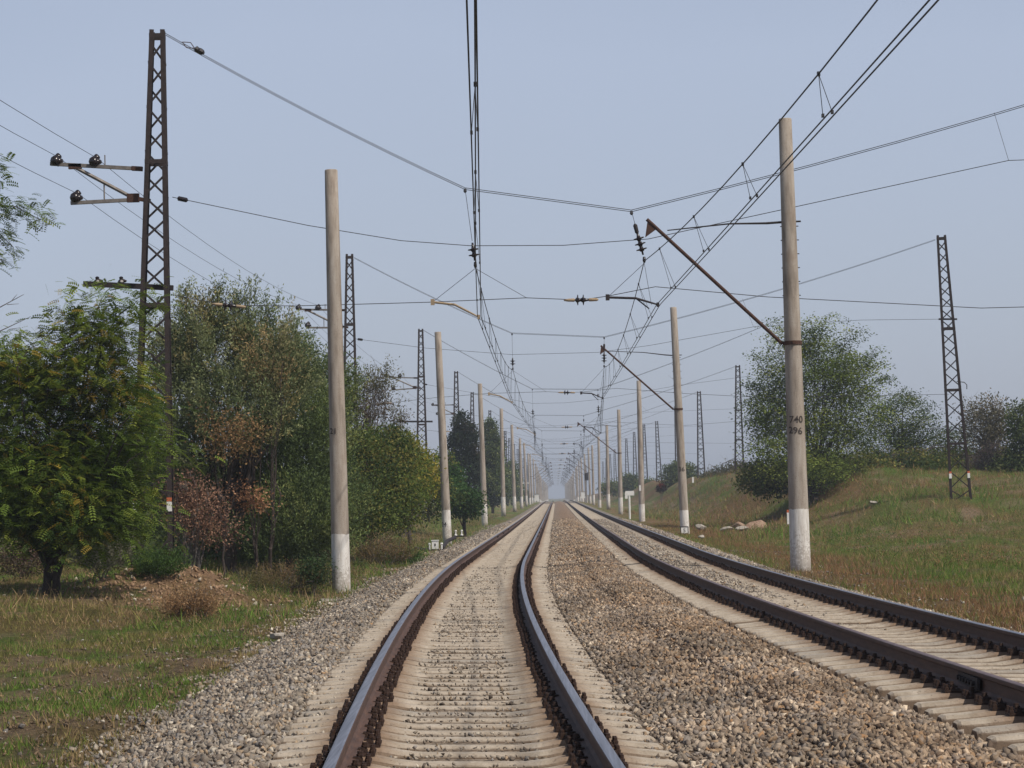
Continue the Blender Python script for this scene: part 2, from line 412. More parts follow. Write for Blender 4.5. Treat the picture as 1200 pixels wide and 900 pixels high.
# ---- ballast bed: one profile swept down the line; mask: 1 = dusty crib between the sleepers, .5 = brown stain
def bed_row(Y):
    fm = float(sstep(26, 48, Y))
    a, b = float(xt1(Y)), float(xt2(Y)); u = []
    L = float(gz(a-3.3, Y))-.08-float(zr(Y)); Rr = float(gz(b+3.1, Y))-.08-float(zr(Y))
    u += [(a-3.3, L, 0), (a-2.85, -.60, 0), (a-2.45, -.49, 0), (a-2.05, -.35, 0), (a-1.7, -.265, 0), (a-1.5, -.255, 0), (a-1.38, -.278, .3), (a-1.3, -.298, .5)]
    for t in (-1.15, -1.0, -.85, -.7, -.55, -.4, -.2, 0, .2, .4, .55, .7, .85, 1.0, 1.15, 1.25):
        u.append((a+t, -.292+(.014 if abs(t) < .5 else -.006 if abs(t) < 1.04 else .006), 1 if abs(t) < 1.0 else .45))
    u += [(a+1.36, -.265, .4)]
    g0, g1 = a+1.5, b-1.5
    for t in np.linspace(0, 1, 13): u.append((g0+(g1-g0)*t, -.255+.05*math.sin(math.pi*t)-.03*sstep(.7, 1, t), 0))
    u += [(b-1.40, -.33+.03*fm, .2), (b-1.28, -.375+.06*fm, .3)]
    for t in (-1.15, -1.0, -.85, -.7, -.55, -.4, -.2, 0, .2, .4, .55, .7, .85, 1.0, 1.15, 1.3):
        out = max(0, -t-.55)/.7
        u.append((b+t, -.282-.03*(1-fm)-(.085-.073*fm)*min(1, out)-(.012 if abs(abs(t)-.8) < .3 else 0), (.4-.35*fm) if t < -.6 else .7-.3*fm))
    u += [(b+1.45, -.26, 0), (b+1.7, -.27, 0), (b+1.95, -.33, 0), (b+2.4, -.47, 0), (b+3.1, Rr, 0)]
    return u
by = axis([(6, 60, .16), (60, 130, .5), (130, 900, 4)])
rows = [bed_row(Y) for Y in by]; nu = len(rows[0])
bv = np.zeros((len(by)*nu, 3)); bm = np.zeros(len(by)*nu)
for i, (Y, r) in enumerate(zip(by, rows)):
    r = np.array(r); c = cant(Y); a, b = xt1(Y), xt2(Y)
    dx = np.where(r[:, 0] < (a+b)/2, r[:, 0]-a, r[:, 0]-b)
    tilt = -np.clip(dx, -1.7, 1.7)*c*np.clip(1.6-np.abs(dx)*.35, 0, 1)
    edge = (np.arange(nu) > 0) & (np.arange(nu) < nu-1)
    s = slice(i*nu, (i+1)*nu); bv[s, 0] = r[:, 0]; bv[s, 1] = Y; bv[s, 2] = r[:, 1]+zr(Y)+np.where(edge, tilt, 0); bm[s] = r[:, 2]
bn = (fbm(bv[:, 0]/.28, bv[:, 1]/.22, 51)-.5)
bv[:, 2] += bn*.035*(1-.35*bm)
BEDZ = bv.reshape(len(by), nu, 3)
I = (np.arange(len(by)-1)[:, None]*nu+np.arange(nu-1)[None, :]).ravel()
Fb = np.stack([I, I+1, I+nu+1, I+nu], 1)
def bed_z(x, y):
    """height of the ballast surface at arrays x, y"""
    i = np.clip(np.searchsorted(by, y)-1, 0, len(by)-2)
    out = np.empty(len(x))
    for k in range(len(x)):
        r = BEDZ[i[k]]; out[k] = np.interp(x[k], r[:, 0], r[:, 2])
    return out
def stain(x, y):
    """brown iron-dust zone on the left side of the right track"""
    t = (x-(xt2(y)-2.1))/1.25
    return np.exp(-t*t)*(1-.75*sstep(y*0+.0, .5, x-(xt2(y)-.7)))
def bed_material():
    m, n, b = mat_new('ballast')
    a = N(n, 'ShaderNodeAttribute'); a.attribute_name = 'Col'
    sx = N(n, 'ShaderNodeSeparateColor'); n.links.new(a.outputs['Color'], sx.inputs[0])
    tc = N(n, 'ShaderNodeTexCoord').outputs['Object']
    v = N(n, 'ShaderNodeTexVoronoi'); v.inputs['Scale'].default_value = 17; v.inputs['Randomness'].default_value = 1; n.links.new(tc, v.inputs['Vector'])
    sp = N(n, 'ShaderNodeSeparateColor'); n.links.new(v.outputs['Color'], sp.inputs[0])
    st = ramp(n, sp.outputs[0], [(0, g3(.16, .135, .11)), (.45, g3(.25, .21, .17)), (.8, g3(.33, .28, .23)), (1, g3(.44, .385, .32))])
    st = mixc(n, ramp(n, v.outputs['Distance'], [(.30, (0, 0, 0, 1)), (.70, (.55, .55, .55, 1))]), st, g3(.07, .055, .045))
    st = mixc(n, sx.outputs[1], st, mixc(n, 1, st, g3(1.02, .80, .64), 'MULTIPLY'))
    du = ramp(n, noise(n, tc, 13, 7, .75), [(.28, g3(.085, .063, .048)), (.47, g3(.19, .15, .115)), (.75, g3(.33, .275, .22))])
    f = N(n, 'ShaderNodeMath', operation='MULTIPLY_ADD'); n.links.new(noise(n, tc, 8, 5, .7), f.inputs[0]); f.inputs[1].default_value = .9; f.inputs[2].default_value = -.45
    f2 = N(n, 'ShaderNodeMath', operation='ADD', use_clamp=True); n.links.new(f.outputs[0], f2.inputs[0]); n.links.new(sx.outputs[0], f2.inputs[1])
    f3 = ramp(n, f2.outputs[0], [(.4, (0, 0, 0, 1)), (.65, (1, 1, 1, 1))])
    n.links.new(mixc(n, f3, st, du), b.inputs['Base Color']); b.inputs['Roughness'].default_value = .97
    b.inputs['Specular IOR Level'].default_value = .1
    hh = N(n, 'ShaderNodeMath', operation='MULTIPLY'); n.links.new(v.outputs['Distance'], hh.inputs[0]); hh.inputs[1].default_value = -1
    bump(n, b, hh.outputs[0], .045, .8)
    return m
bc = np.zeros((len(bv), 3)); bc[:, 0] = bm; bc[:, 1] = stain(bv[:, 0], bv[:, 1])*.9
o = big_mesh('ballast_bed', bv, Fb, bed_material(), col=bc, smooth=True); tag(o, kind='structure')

# ------------------------------------------------------------------ loose stones
CV = np.array([(a, b, d) for d in (-1, 1) for b in (-1, 1) for a in (-1, 1)], float)*.72
CF = np.array([(0,2,3),(0,3,1),(4,5,7),(4,7,6),(0,1,5),(0,5,4),(2,6,7),(2,7,3),(0,4,6),(0,6,2),(1,3,7),(1,7,5)])
def rand_rot(n):
    q = RNG.normal(size=(n, 4)); q /= np.linalg.norm(q, axis=1)[:, None]; w, x, y, z = q.T
    return np.stack([1-2*(y*y+z*z), 2*(x*y-z*w), 2*(x*z+y*w), 2*(x*y+z*w), 1-2*(x*x+z*z), 2*(y*z-x*w), 2*(x*z-y*w), 2*(y*z+x*w), 1-2*(x*x+y*y)], 1).reshape(n, 3, 3)
def stones(name, pos, size, col, label_kind, mat='stone', flat=None):
    n = len(pos)
    v = CV[None]*(1+RNG.uniform(-.6, .3, (n, 8, 1)))+RNG.uniform(-.30, .30, (n, 8, 3))
    v = v*RNG.uniform((.75, .5, .32), (1.45, 1.05, .8), (n, 3))[:, None, :]
    v = np.einsum('nij,nkj->nki', rand_rot(n), v)
    if flat is not None: v[:, :, 2] *= flat
    v = v*(size/2)[:, None, None]+pos[:, None, :]
    f = (CF[None]+(np.arange(n)*8)[:, None, None]).reshape(-1, 3)
    c = np.repeat(col, 8, axis=0)
    o = big_mesh(name, v.reshape(-1, 3), f, M[mat], col=c)
    return tag(o, kind=label_kind)

PAL = np.array([(.235,.20,.17),(.30,.255,.215),(.17,.14,.12),(.35,.30,.25),(.22,.20,.19),(.28,.21,.15),(.11,.088,.075),(.46,.41,.35),(.30,.195,.12),(.19,.165,.145)])
PW = np.array([.17,.17,.13,.10,.15,.11,.08,.035,.008,.065]); PW /= PW.sum()
def stone_cols(x, y):
    c = PAL[RNG.choice(len(PAL), len(x), p=PW)]*RNG.uniform(.75, 1.25, (len(x), 1))
    s = (stain(x, y)*(.25+1.0*fbm(x/.6, y/2.2, 92)))[:, None].clip(0, 1)
    c = c*(1-s)+c*np.array([.98, .82, .68])*s; c = c*np.array([1.08, 1.07, 1.02])
    big = fbm(x/.8, y/1.8, 91)[:, None]
    return c*(.55+.9*big)

def scatter(y0, y1, dens, xlo, xhi):
    wmax = 6.0; n = int((y1-y0)*wmax*dens)
    y = RNG.uniform(y0, y1, n); lo, hi = xlo(y), xhi(y)
    x = lo+RNG.uniform(0, wmax, n); k = x < hi
    return x[k], y[k]
PITCH = .52
SLY = {}
for tr, y0 in ((1, 12.1), (2, 15.2)):
    q = [y0]
    while len(q) < 147: q.append(q[-1]+PITCH+random.gauss(0, .010))
    SLY[tr] = q
def in_crib(y, tr):
    a = np.array(SLY[tr]); i = np.clip(np.searchsorted(a, y), 1, len(a)-1)
    return np.minimum(np.abs(y-a[i]), np.abs(y-a[i-1])) > .125
xs, ys, ss = [], [], []
for y0, y1, dens, smin, smax in ((11.5, 22, 800, .022, .082), (22, 36, 520, .027, .082), (36, 60, 300, .034, .084), (60, 100, 110, .05, .11), (100, 170, 50, .07, .14)):
    for lo, hi, q in ((lambda y: xt1(y)-3.5, lambda y: xt1(y)-1.36, 1), (lambda y: xt1(y)+1.36, lambda y: xt2(y)-1.40, 1), (lambda y: xt2(y)+1.38, lambda y: xt2(y)+2.5, .8)):
        x, y = scatter(y0, y1, dens*q, lo, hi)
        k = RNG.uniform(size=len(x)) < np.where(x < xt1(y)-2.2, np.clip(1-(xt1(y)-2.2-x)/1.25-(fbm(x/.5, y/.8, 95)-.5)*1.2, 0, 1), 1)
        x, y = x[k], y[k]
        xs.append(x); ys.append(y); ss.append(smin+(smax-smin)*RNG.beta(2, 2.2, len(x)))
    # strays on the dusty cribs and sleepers
    for xt in (xt1, xt2):
        x, y = scatter(y0, y1, 420 if y0 < 30 else 200 if y0 < 60 else 30, lambda y: xt(y)-1.3, lambda y: xt(y)+1.3)
        if xt is xt2: pass
        u_ = np.abs(x-xt(y)); pk = np.where(in_crib(y, 1 if xt is xt1 else 2), np.where(u_ > 1.0, .9, .42), np.where(u_ > 1.1, .10, .035))
        k = RNG.uniform(size=len(x)) < pk*(.4+1.2*fbm(x/.5, y/.5, 97)); x, y = x[k], y[k]
        u_ = u_[k]; xs.append(x); ys.append(y); ss.append(np.where(u_ > .98, .022+.035*RNG.uniform(size=len(x)), .012+.05*RNG.beta(1.2, 4, len(x))))
    # the right track is strewn more thickly further off
    if y1 > 26:
        for lo, hi, q in ((-1.36, -.97, 330), (-.62, .64, 95), (.97, 1.36, 220)):
            x, y = scatter(max(y0, 24), y1, q*(1 if y0 < 60 else .3), lambda y: xt2(y)+lo, lambda y: xt2(y)+hi)
            k = RNG.uniform(size=len(x)) < sstep(24, 46, y)*(.5+.9*fbm(x/.6, y/1.5, 98)); x, y = x[k], y[k]
            xs.append(x); ys.append(y); ss.append(RNG.uniform(.025, .065, len(x))*(1 if y0 < 60 else 1.5))
    for xt, sg in ((xt1, -1), (xt2, 1), (xt1, 1)):
        x, y = scatter(y0, y1, 60, (lambda y, xt=xt, sg=sg: xt(y)+sg*1.3-.13), (lambda y, xt=xt, sg=sg: xt(y)+sg*1.3+.13))
        xs.append(x); ys.append(y); ss.append(RNG.uniform(.015, .045, len(x)))
x = np.concatenate(xs); y = np.concatenate(ys); s = np.concatenate(ss)
k = (np.abs(np.abs(x-xt1(y))-.8) > .17) & (np.abs(np.abs(x-xt2(y))-.8) > .17)
x, y, s = x[k], y[k], s[k]
d1 = np.minimum(np.abs(x-xt1(y)), np.abs(x-xt2(y)))
z = np.where(x < xt1(y)-2.9, gz(x, y), bed_z(x, y))+s*.12+RNG.uniform(-.012, .026, len(x))*(d1 > 1.4)
z = z + np.where(d1 < .98, .026, np.where(d1 < 1.36, .022, 0))
stones('ballast_stones', np.stack([x, y, z], 1), s, stone_cols(x, y), 'stuff')
# stones fallen on to the grass and the verge
n = 14000
y = RNG.uniform(12, 75, n); e_ = RNG.exponential(.9, n)
side = RNG.uniform(size=n) < .72
x = np.where(side, xt1(y)-2.5-e_*1.6, xt2(y)+2.4+e_*.8)
s = RNG.uniform(.02, .065, n); z = np.maximum(gz(x, y), -9)+s*.15
c = stone_cols(x, y); q_ = RNG.uniform(size=n) < .6; c[q_] = np.array([.20, .14, .09])*RNG.uniform(.6, 1.3, (int(q_.sum()), 1)); c *= .8; k = RNG.uniform(size=n) < .012; c[k] = np.array([.55, .52, .47])
stones('scattered_stones', np.stack([x, y, z], 1), s, c, 'stuff')
# rubble on the earth mound
n = 900
x = -8.4+RNG.normal(0, 1.1, n); y = 49.5+RNG.normal(0, 1.8, n); s = RNG.uniform(.03, .12, n)
c = np.where(RNG.uniform(size=(n, 1)) < .10, np.array([[.48, .42, .34]]), np.array([[.27, .175, .11]]))*RNG.uniform(.7, 1.2, (n, 1))
stones('mound_rubble', np.stack([x, y, gz(x, y)+s*.15], 1), s, c, 'stuff')

# ------------------------------------------------------------------ rails
RP = [(-.022, 0), (.022, 0), (.034, -.005), (.0375, -.014), (.036, -.036), (.012, -.052), (.009, -.09), (.011, -.135), (.03, -.158), (.075, -.168), (.075, -.180)]
prof = [(-x, z) for x, z in RP[1:]][::-1] + [(x, z) for x, z in RP[1:]]
# order: left foot ... left head, right head ... right foot
def rail(tr, side, label, head):
    f = xt1 if tr == 1 else xt2
    ys_ = axis([(7, 130, .5), (130, 700, 5)]); n = len(prof); vs = []; fs = []; ms = []
    for Y in ys_:
        c = float(f(Y)); h = float(f(Y+.5)-f(Y-.5)); nrm = Vector((1, -h, 0)).normalized()
        ct = float(cant(Y)); x0 = side*.80
        for (px, pz) in prof:
            p = Vector((c, Y, float(zr(Y))))+nrm*(x0+px); p.z += pz-(x0+px)*ct; vs.append(p)
    nh = len(RP)-1
    for i in range(len(ys_)-1):
        for j in range(n):
            k = (j+1) % n
            fs.append((i*n+j, (i+1)*n+j, (i+1)*n+k, i*n+k)); ms.append(0 if nh-2 <= j <= nh else 1)
    fs.append(tuple(range(n))); fs.append(tuple((len(ys_)-1)*n+j for j in range(n))[::-1]); ms += [1, 1]
    me = bpy.data.meshes.new('rail'); me.from_pydata(vs, [], fs); me.update(); me.polygons.foreach_set('material_index', ms)
    me.validate()
    o = link('rail', me, [M[head], M['railside']]); tag(o, label, 'rail', 'rails of the two tracks')
    return o
rails = {(1, -1): rail(1, -1, 'rusty steel rail with bright worn top, leftmost rail of the picture', 'head'),
         (1, 1): rail(1, 1, 'curving rail with bright worn top, right rail of the left track', 'head'),
         (2, -1): rail(2, -1, 'dull brown topped rail, left rail of the right track', 'dullhead'),
         (2, 1): rail(2, 1, 'rail nearest the grass bank, right rail of the right track', 'head')}
# fishplates with bolts where two rails meet, as on the left track
def fishplate(tr, side, Y, parent, L=.8):
    f = xt1 if tr == 1 else xt2; b = MB()
    for s_ in (-1, 1):
        c = Vector((float(f(Y))+side*.80+s_*.024, Y, float(zrail(Y, f(Y)+side*.8, tr))-.093))
        b.box(c, (.022, L, .09))
        for t in (-.33, -.2, -.07, .07, .2, .33): b.lathe(c+Vector((s_*.011, t, 0)), (s_, 0, 0), [(0, .022), (.03, .022)], 6)
    return b.build('fishplate', M['dark_steel'], parent)
for Y in (106, 118, 96): fishplate(1, -1, Y, rails[(1, -1)])
for Y in (96, 106, 118): fishplate(1, 1, Y, rails[(1, 1)])
fishplate(2, -1, 19.2, rails[(2, -1)], .9)

# ------------------------------------------------------------------ sleepers
def sleeper_mesh():
    st = [(-1.35, .140, .085, .14), (-1.32, .156, .095, .145), (-1.15, .170, .098, .145), (-1.0, .188, .098, .14), (-.93, .192, .10, .135), (-.62, .192, .095, .135), (-.5, .168, .085, .125), (-.35, .150, .078, .12)]
    st = st+[(-a, b, c, d) for a, b, c, d in st[::-1]]
    b = MB(); vs = []
    for x, h, wt, wb in st:
        vs += [(x, -wb, -.40), (x, -wb*.98, -.40+h*.35), (x, -wt-.008, -.40+h-.024), (x, -wt+.022, -.40+h), (x, wt-.022, -.40+h), (x, wt+.008, -.40+h-.024), (x, wb*.98, -.40+h*.35), (x, wb, -.40)]
    n = 8
    fs = [(i*n+j, i*n+(j+1) % n, (i+1)*n+(j+1) % n, (i+1)*n+j) for i in range(len(st)-1) for j in range(n)]
    fs += [tuple(range(n))[::-1], tuple((len(st)-1)*n+j for j in range(n))]
    b.add(vs, fs); return b
def fastening_mb():
    b = MB()
    b.box((0, 0, -.196), (.34, .14, .018))
    for s_ in (-1, 1):
        b.box((s_*.098, 0, -.176), (.045, .09, .022)); b.box((s_*.083, 0, -.160), (.05, .06, .014))
        b.lathe((s_*.105, 0, -.165), (0, 0, 1), [(0, .011), (.046, .011)], 8)
        b.lathe((s_*.105, 0, -.150), (0, 0, 1), [(0, .026), (.012, .026), (.014, .02), (.03, .02)], 6)
        for t in (-1, 1):
            b.lathe((s_*.155, t*.045, -.186), (0, 0, 1), [(0, .022), (.02, .022), (.022, .015), (.045, .015)], 6)
    return b
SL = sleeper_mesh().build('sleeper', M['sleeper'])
FA = fastening_mb().build('rail_fastening', M['clip'])
sl_me, fa_me = SL.data, FA.data
bpy.data.objects.remove(SL); bpy.data.objects.remove(FA)
def place_sleeper(tr, Y, label, group):
    f = xt1 if tr == 1 else xt2; c = float(f(Y)); h = float(f(Y+.5)-f(Y-.5))
    o = bpy.data.objects.new('sleeper', sl_me); COL.objects.link(o)
    rz = -h + random.gauss(0, .008)
    o.rotation_euler = (random.gauss(0, .006), math.atan(float(cant(Y))), rz)
    o.location = (c+random.gauss(0, .012), Y, float(zr(Y))+random.gauss(0, .004))
    tag(o, label, 'sleeper', group)
    for s_ in (-1, 1):
        q = bpy.data.objects.new('rail_fastening', fa_me); COL.objects.link(q); q.parent = o; q.location = (s_*.80, 0, 0)
    return o
Ynext = {}
for tr, word in ((1, 'left'), (2, 'right')):
    for Y in SLY[tr]:
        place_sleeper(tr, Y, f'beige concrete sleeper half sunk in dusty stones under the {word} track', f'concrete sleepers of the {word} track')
    Ynext[tr] = SLY[tr][-1]+PITCH
b = MB(); base = sleeper_mesh()
far = MB()
for tr in (1, 2):
    Y = Ynext[tr]; f = xt1 if tr == 1 else xt2
    while Y < 430:
        c = float(f(Y)); ct = float(cant(Y)); z0 = float(zr(Y))
        far.add([(v[0]+c, v[1]+Y, v[2]+z0-v[0]*ct) for v in base.v], base.f)
        for s_ in (-.8, .8):
            for q in (-.12, .12): far.box((c+s_+q, Y, z0-.175-s_*ct), (.10, .15, .055), mat=1)
        Y += PITCH+.02*random.random()
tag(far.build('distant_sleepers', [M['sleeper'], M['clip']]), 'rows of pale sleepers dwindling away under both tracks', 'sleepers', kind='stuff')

# ------------------------------------------------------------------ concrete poles
ORD = ['', 'nearest', 'second', 'third', 'fourth', 'fifth', 'sixth', 'seventh', 'eighth']
def shaft_mesh(h, r0, r1, n=28):
    b = MB(); prof_ = [(-.6, r0+.01), (0, r0), (h*.25, r0*.75+r1*.25), (h*.5, (r0+r1)/2), (h*.75, r0*.25+r1*.75), (h-.02, r1), (h, r1-.015)]
    b.lathe((0, 0, 0), (0, 0, 1), prof_, n)
    b.box((0, 0, -.3), (.01, .01, .01)); return b
def text_mesh(txt, size):
    cu = bpy.data.curves.new('t', 'FONT'); cu.body = txt; cu.size = size; cu.align_x = 'CENTER'; cu.offset = size*.012; cu.resolution_u = 3
    to = bpy.data.objects.new('t', cu); COL.objects.link(to)
    me = bpy.data.meshes.new_from_object(to.evaluated_get(bpy.context.evaluated_depsgraph_get()))
    bpy.data.objects.remove(to); return me
def paint_number(parent, txt, size, height, radius, az, slant=0):
    """letters wrapped round the shaft at azimuth az (0 = towards the camera, + = to the right)"""
    bpy.context.view_layer.update()
    me = text_mesh(txt, size); me2 = bpy.data.meshes.new('painted_number')
    import bmesh
    bm_ = bmesh.new(); bm_.from_mesh(me); bmesh.ops.triangulate(bm_, faces=bm_.faces)
    for v in bm_.verts:
        t = az+v.co.x/radius; z_ = v.co.y+height+slant*v.co.x; r = radius+.009
        v.co = Vector((math.sin(t)*r, -math.cos(t)*r, z_))
    bm_.to_mesh(me2); bm_.free()
    o = bpy.data.objects.new('painted_number', me2); COL.objects.link(o); me2.materials.append(M['ink']); o.parent = parent
    return o

def pole(base, top, label, group, r0=.215, r1=.15):
    v = top-base; h = v.length
    o = shaft_mesh(h, r0, r1).build('contact_line_pole', M['pole'], smooth=True)
    o.location = base; o.rotation_euler = v.to_track_quat('Z', 'Y').to_euler()
    # keep the painted side towards the camera: only lean, no spin
    o.rotation_mode = 'QUATERNION'; o.rotation_quaternion = Vector((0, 0, 1)).rotation_difference(v)
    tag(o, label, 'pole', group); return o
LP_ = {1: ((400, 686), (388, 199)), 2: ((524, 628), (513, 389)), 3: ((568, 611), (562.3, 449.5)), 4: ((590, 597.5), (587.4, 478.7)), 5: ((603, 594), (599.6, 497.8)), 6: ((611.5, 592), (609.2, 513.7)), 7: ((617, 589.5), (614, 519))}
RP_ = {1: ((938, 657), (920, 139)), 2: ((803, 628), (789, 360)), 3: ((752.5, 611), (748.5, 446)), 4: ((727.5, 598), (725, 480)), 5: ((713, 591), (711, 498)), 6: ((703, 596), (701.3, 511.7)), 7: ((695.8, 589), (693.8, 521.7))}
poles = {}
for side, T in ((-1, LP_), (1, RP_)):
    w = 'left' if side < 0 else 'right'
    for k in range(1, 29):
        if k in T:
            (bx_, by_), (tx_, ty_) = T[k]; B, Tp = P(bx_, by_, D*k), P(tx_, ty_, D*k)
        else:
            X = -4.75+random.gauss(0, .05) if side < 0 else 6.35+random.gauss(0, .08)
            z0 = float(zr(D*k))-.3; B = Vector((X, D*k, z0)); Tp = B+Vector((random.gauss(-.15, .08), 0, (9.9 if side < 0 else 10.2)+random.gauss(0, .2)))
        if k == 1 and side < 0: lab = 'weathered concrete pole with whitewashed foot and number 21, nearest on the left'
        elif k == 1: lab = 'tall concrete pole carrying a bracket and painted 740 over 296, nearest on the right'
        elif k == 2 and side < 0: lab = 'concrete pole behind the white cable box, second from the camera on the left'
        elif k == 2: lab = 'concrete pole with a small number plate at its foot, second in the right row'
        elif k < 9: lab = f'{ORD[k]} concrete pole from the camera in the {w} row'
        else: lab = f'far hazy concrete pole beyond the eighth in the {w} row'
        r0 = {(-1, 1): .215, (1, 1): .235}.get((side, k), .21)
        o = pole(B, Tp, lab, f'concrete poles along the {w} side of the tracks', r0, .15)
        poles[(side, k)] = (o, B, Tp, r0)
extra = [(-1, 6.5), (-1, 8.5), (1, 8.4), (1, 9.5), (-1, 10.5), (1, 11.5)]
for side, k in extra:
    w = 'left' if side < 0 else 'right'
    X = -5.05 if side < 0 else 5.9; B = Vector((X, D*k, float(zr(D*k))-.3))
    pole(B, B+Vector((-.12, 0, 9.3)), f'spare pole standing halfway between two line poles far down the {w} row', f'halfway poles on the {w} side')
def pnum(side, k, txt, size, py, az, slant=0):
    o, B, Tp, r0 = poles[(side, k)]; h = (P(0, py, D*k).z-B.z); L = (Tp-B).length
    if side > 0: h = (P(930, py, D*k).z-B.z)
    else: h = (P(395, py, D*k).z-B.z)
    paint_number(o, txt, size, h, r0+(.15-r0)*h/L, az, slant)
pnum(-1, 1, '21', .19, 508.5, -.45)
pnum(1, 1, '740', .22, 495.5, -.02); pnum(1, 1, '296', .22, 508.5, -.15, -.1)
pnum(1, 2, '36', .30, 549, -.1)
pnum(-1, 2, '24', .28, 620, -.6)

# number plate at the foot of the second right pole
o, B, Tp, r0 = poles[(1, 2)]
pl = empty('number_plate', B+Vector((-.02, -.26, 0)), 'small white plate with a dark 5 leaning at the foot of a pole', 'plate')
c = P(802, 621.5, D*2-.27)
MB().box(c, (.30, .02, .26)).build('plate', M['white'], pl)
MB().box(c+Vector((0, .02, -.02)), (.38, .015, .40)).build('backing', M['dark_steel'], pl)
me = text_mesh('5', .24)
oo = bpy.data.objects.new('number', me); COL.objects.link(oo); me.materials.append(M['ink']); oo.parent = pl
oo.matrix_parent_inverse = Matrix.Translation(-Vector(pl.location)); oo.location = c+Vector((0, -.014, -.085)); oo.rotation_euler = (math.pi/2, 0, 0)
MB().tube([c+Vector((0, .0, -.13)), Vector((c.x, c.y, float(gz(c.x, c.y))-.05))], .03, 8).build('post', M['dark_steel'], pl)

# brackets of the right-hand poles
def insul(b, p, axis_, n=2, r=.13, L=.13, mat=0):
    axis_ = Vector(axis_).normalized(); tot = n*L
    pr = [(-.08, .022), (0, .022)]
    for i in range(n):
        a = i*L; pr += [(a+.005, .045), (a+.03, .06), (a+.045, r), (a+.062, r*.96), (a+.07, .05), (a+L-.01, .035)]
    pr += [(tot+.08, .022)]
    b.lathe(Vector(p)-axis_*tot/2, axis_, pr, 12, mat)

def bracket(k, tip, foot, tie, tie_end, side=1):
    o, B, Tp, r0 = poles[(side, k)]; Y = D*k; sg = -side
    def ploc(b, name, mat, par):
        q = b.build(name, mat); q.parent = par; bpy.context.view_layer.update(); q.matrix_parent_inverse = par.matrix_world.inverted(); return q
    b = MB(); b.tube([foot+Vector((0, 0, 0)), tip], .042, 8)
    arm = ploc(b, 'bracket_arm', M['rust_steel'], o)
    b = MB(); h = tip+(foot-tip).normalized()*.12
    b.add([tip+Vector((.02*side, -.02, 0)), h+(foot-tip).normalized()*.2+Vector((0, -.02, 0)), tip+Vector((-.18*side if 0 else -.05*side, -.02, -.42)), tip+Vector((.02*side, .02, 0)), h+(foot-tip).normalized()*.2+Vector((0, .02, 0)), tip+Vector((-.05*side, .02, -.42))],
          [(0, 1, 2), (5, 4, 3), (0, 3, 4, 1), (1, 4, 5, 2), (2, 5, 3, 0)])
    ploc(b, 'hanger', M['rust_steel'], o)
    ax = (Tp-B).normalized(); t = (foot.z+.02-B.z)/ax.z; cc = B+ax*t; rr = r0+(.15-r0)*t/(Tp-B).length
    b = MB(); b.lathe(cc-ax*.05, ax, [(0, rr+.004), (0, rr+.02), (.09, rr+.02), (.09, rr+.004)], 24); b.bar(cc+Vector((-side*(rr-.02), 0, 0)), foot, .07, .07)
    b.box(cc+Vector((0, -rr-.03, 0)), (.06, .05, .08))
    ploc(b, 'clamp_collar', M['rust_steel'], o)
    t2 = (tie.z-B.z)/ax.z; c2 = B+ax*t2
    b = MB(); mid = tie+(tie_end-tie)*.45+Vector((0, 0, .05))
    b.tube([c2+Vector((side*.28, 0, .01)), tie, tie+(tie_end-tie)*.12], [.022, .03, .03], 6)
    b.tube([tie+(tie_end-tie)*.12, mid, tie_end], [.028, .02, .014], 6)
    ploc(b, 'tie_rod', M['dark_steel'], o)
    # climbing bolts down the side of the shaft
    b = MB()
    for i in range(6):
        q = B+ax*(t2-.1-i*.32); b.tube([q+Vector((-.20, 0, 0)), q+Vector((.22, 0, 0))], .012, 5)
    ploc(b, 'step_bolts', M['dark_steel'], o)
bracket(1, P(758, 257, D), P(917, 403, D), P(914, 260.5, D), P(782, 270, D))
bracket(2, P(704, 405, 2*D), P(789.5, 480, 2*D), P(788, 416.5, 2*D), P(712, 411.5, 2*D))
for k in range(3, 18):
    o, B, Tp, r0 = poles[(1, k)]; z0 = float(zr(D*k)); X = float(xt2(D*k))
    if k in (3, 5, 6): continue
    bracket(k, Vector((X-.75, D*k, z0+8.15)), Vector((B.x-.23, D*k, z0+5.2)), Vector((B.x-.2, D*k, z0+7.7)), Vector((X-.4, D*k, z0+7.9)))
for k in range(9, 20):
    o, B, Tp, r0 = poles[(-1, k)]; z0 = float(zr(D*k)); X = float(xt1(D*k))
    bracket(k, Vector((X+.75, D*k, z0+8.15)), Vector((B.x+.23, D*k, z0+5.2)), Vector((B.x+.2, D*k, z0+7.7)), Vector((X+.4, D*k, z0+7.9)), -1)

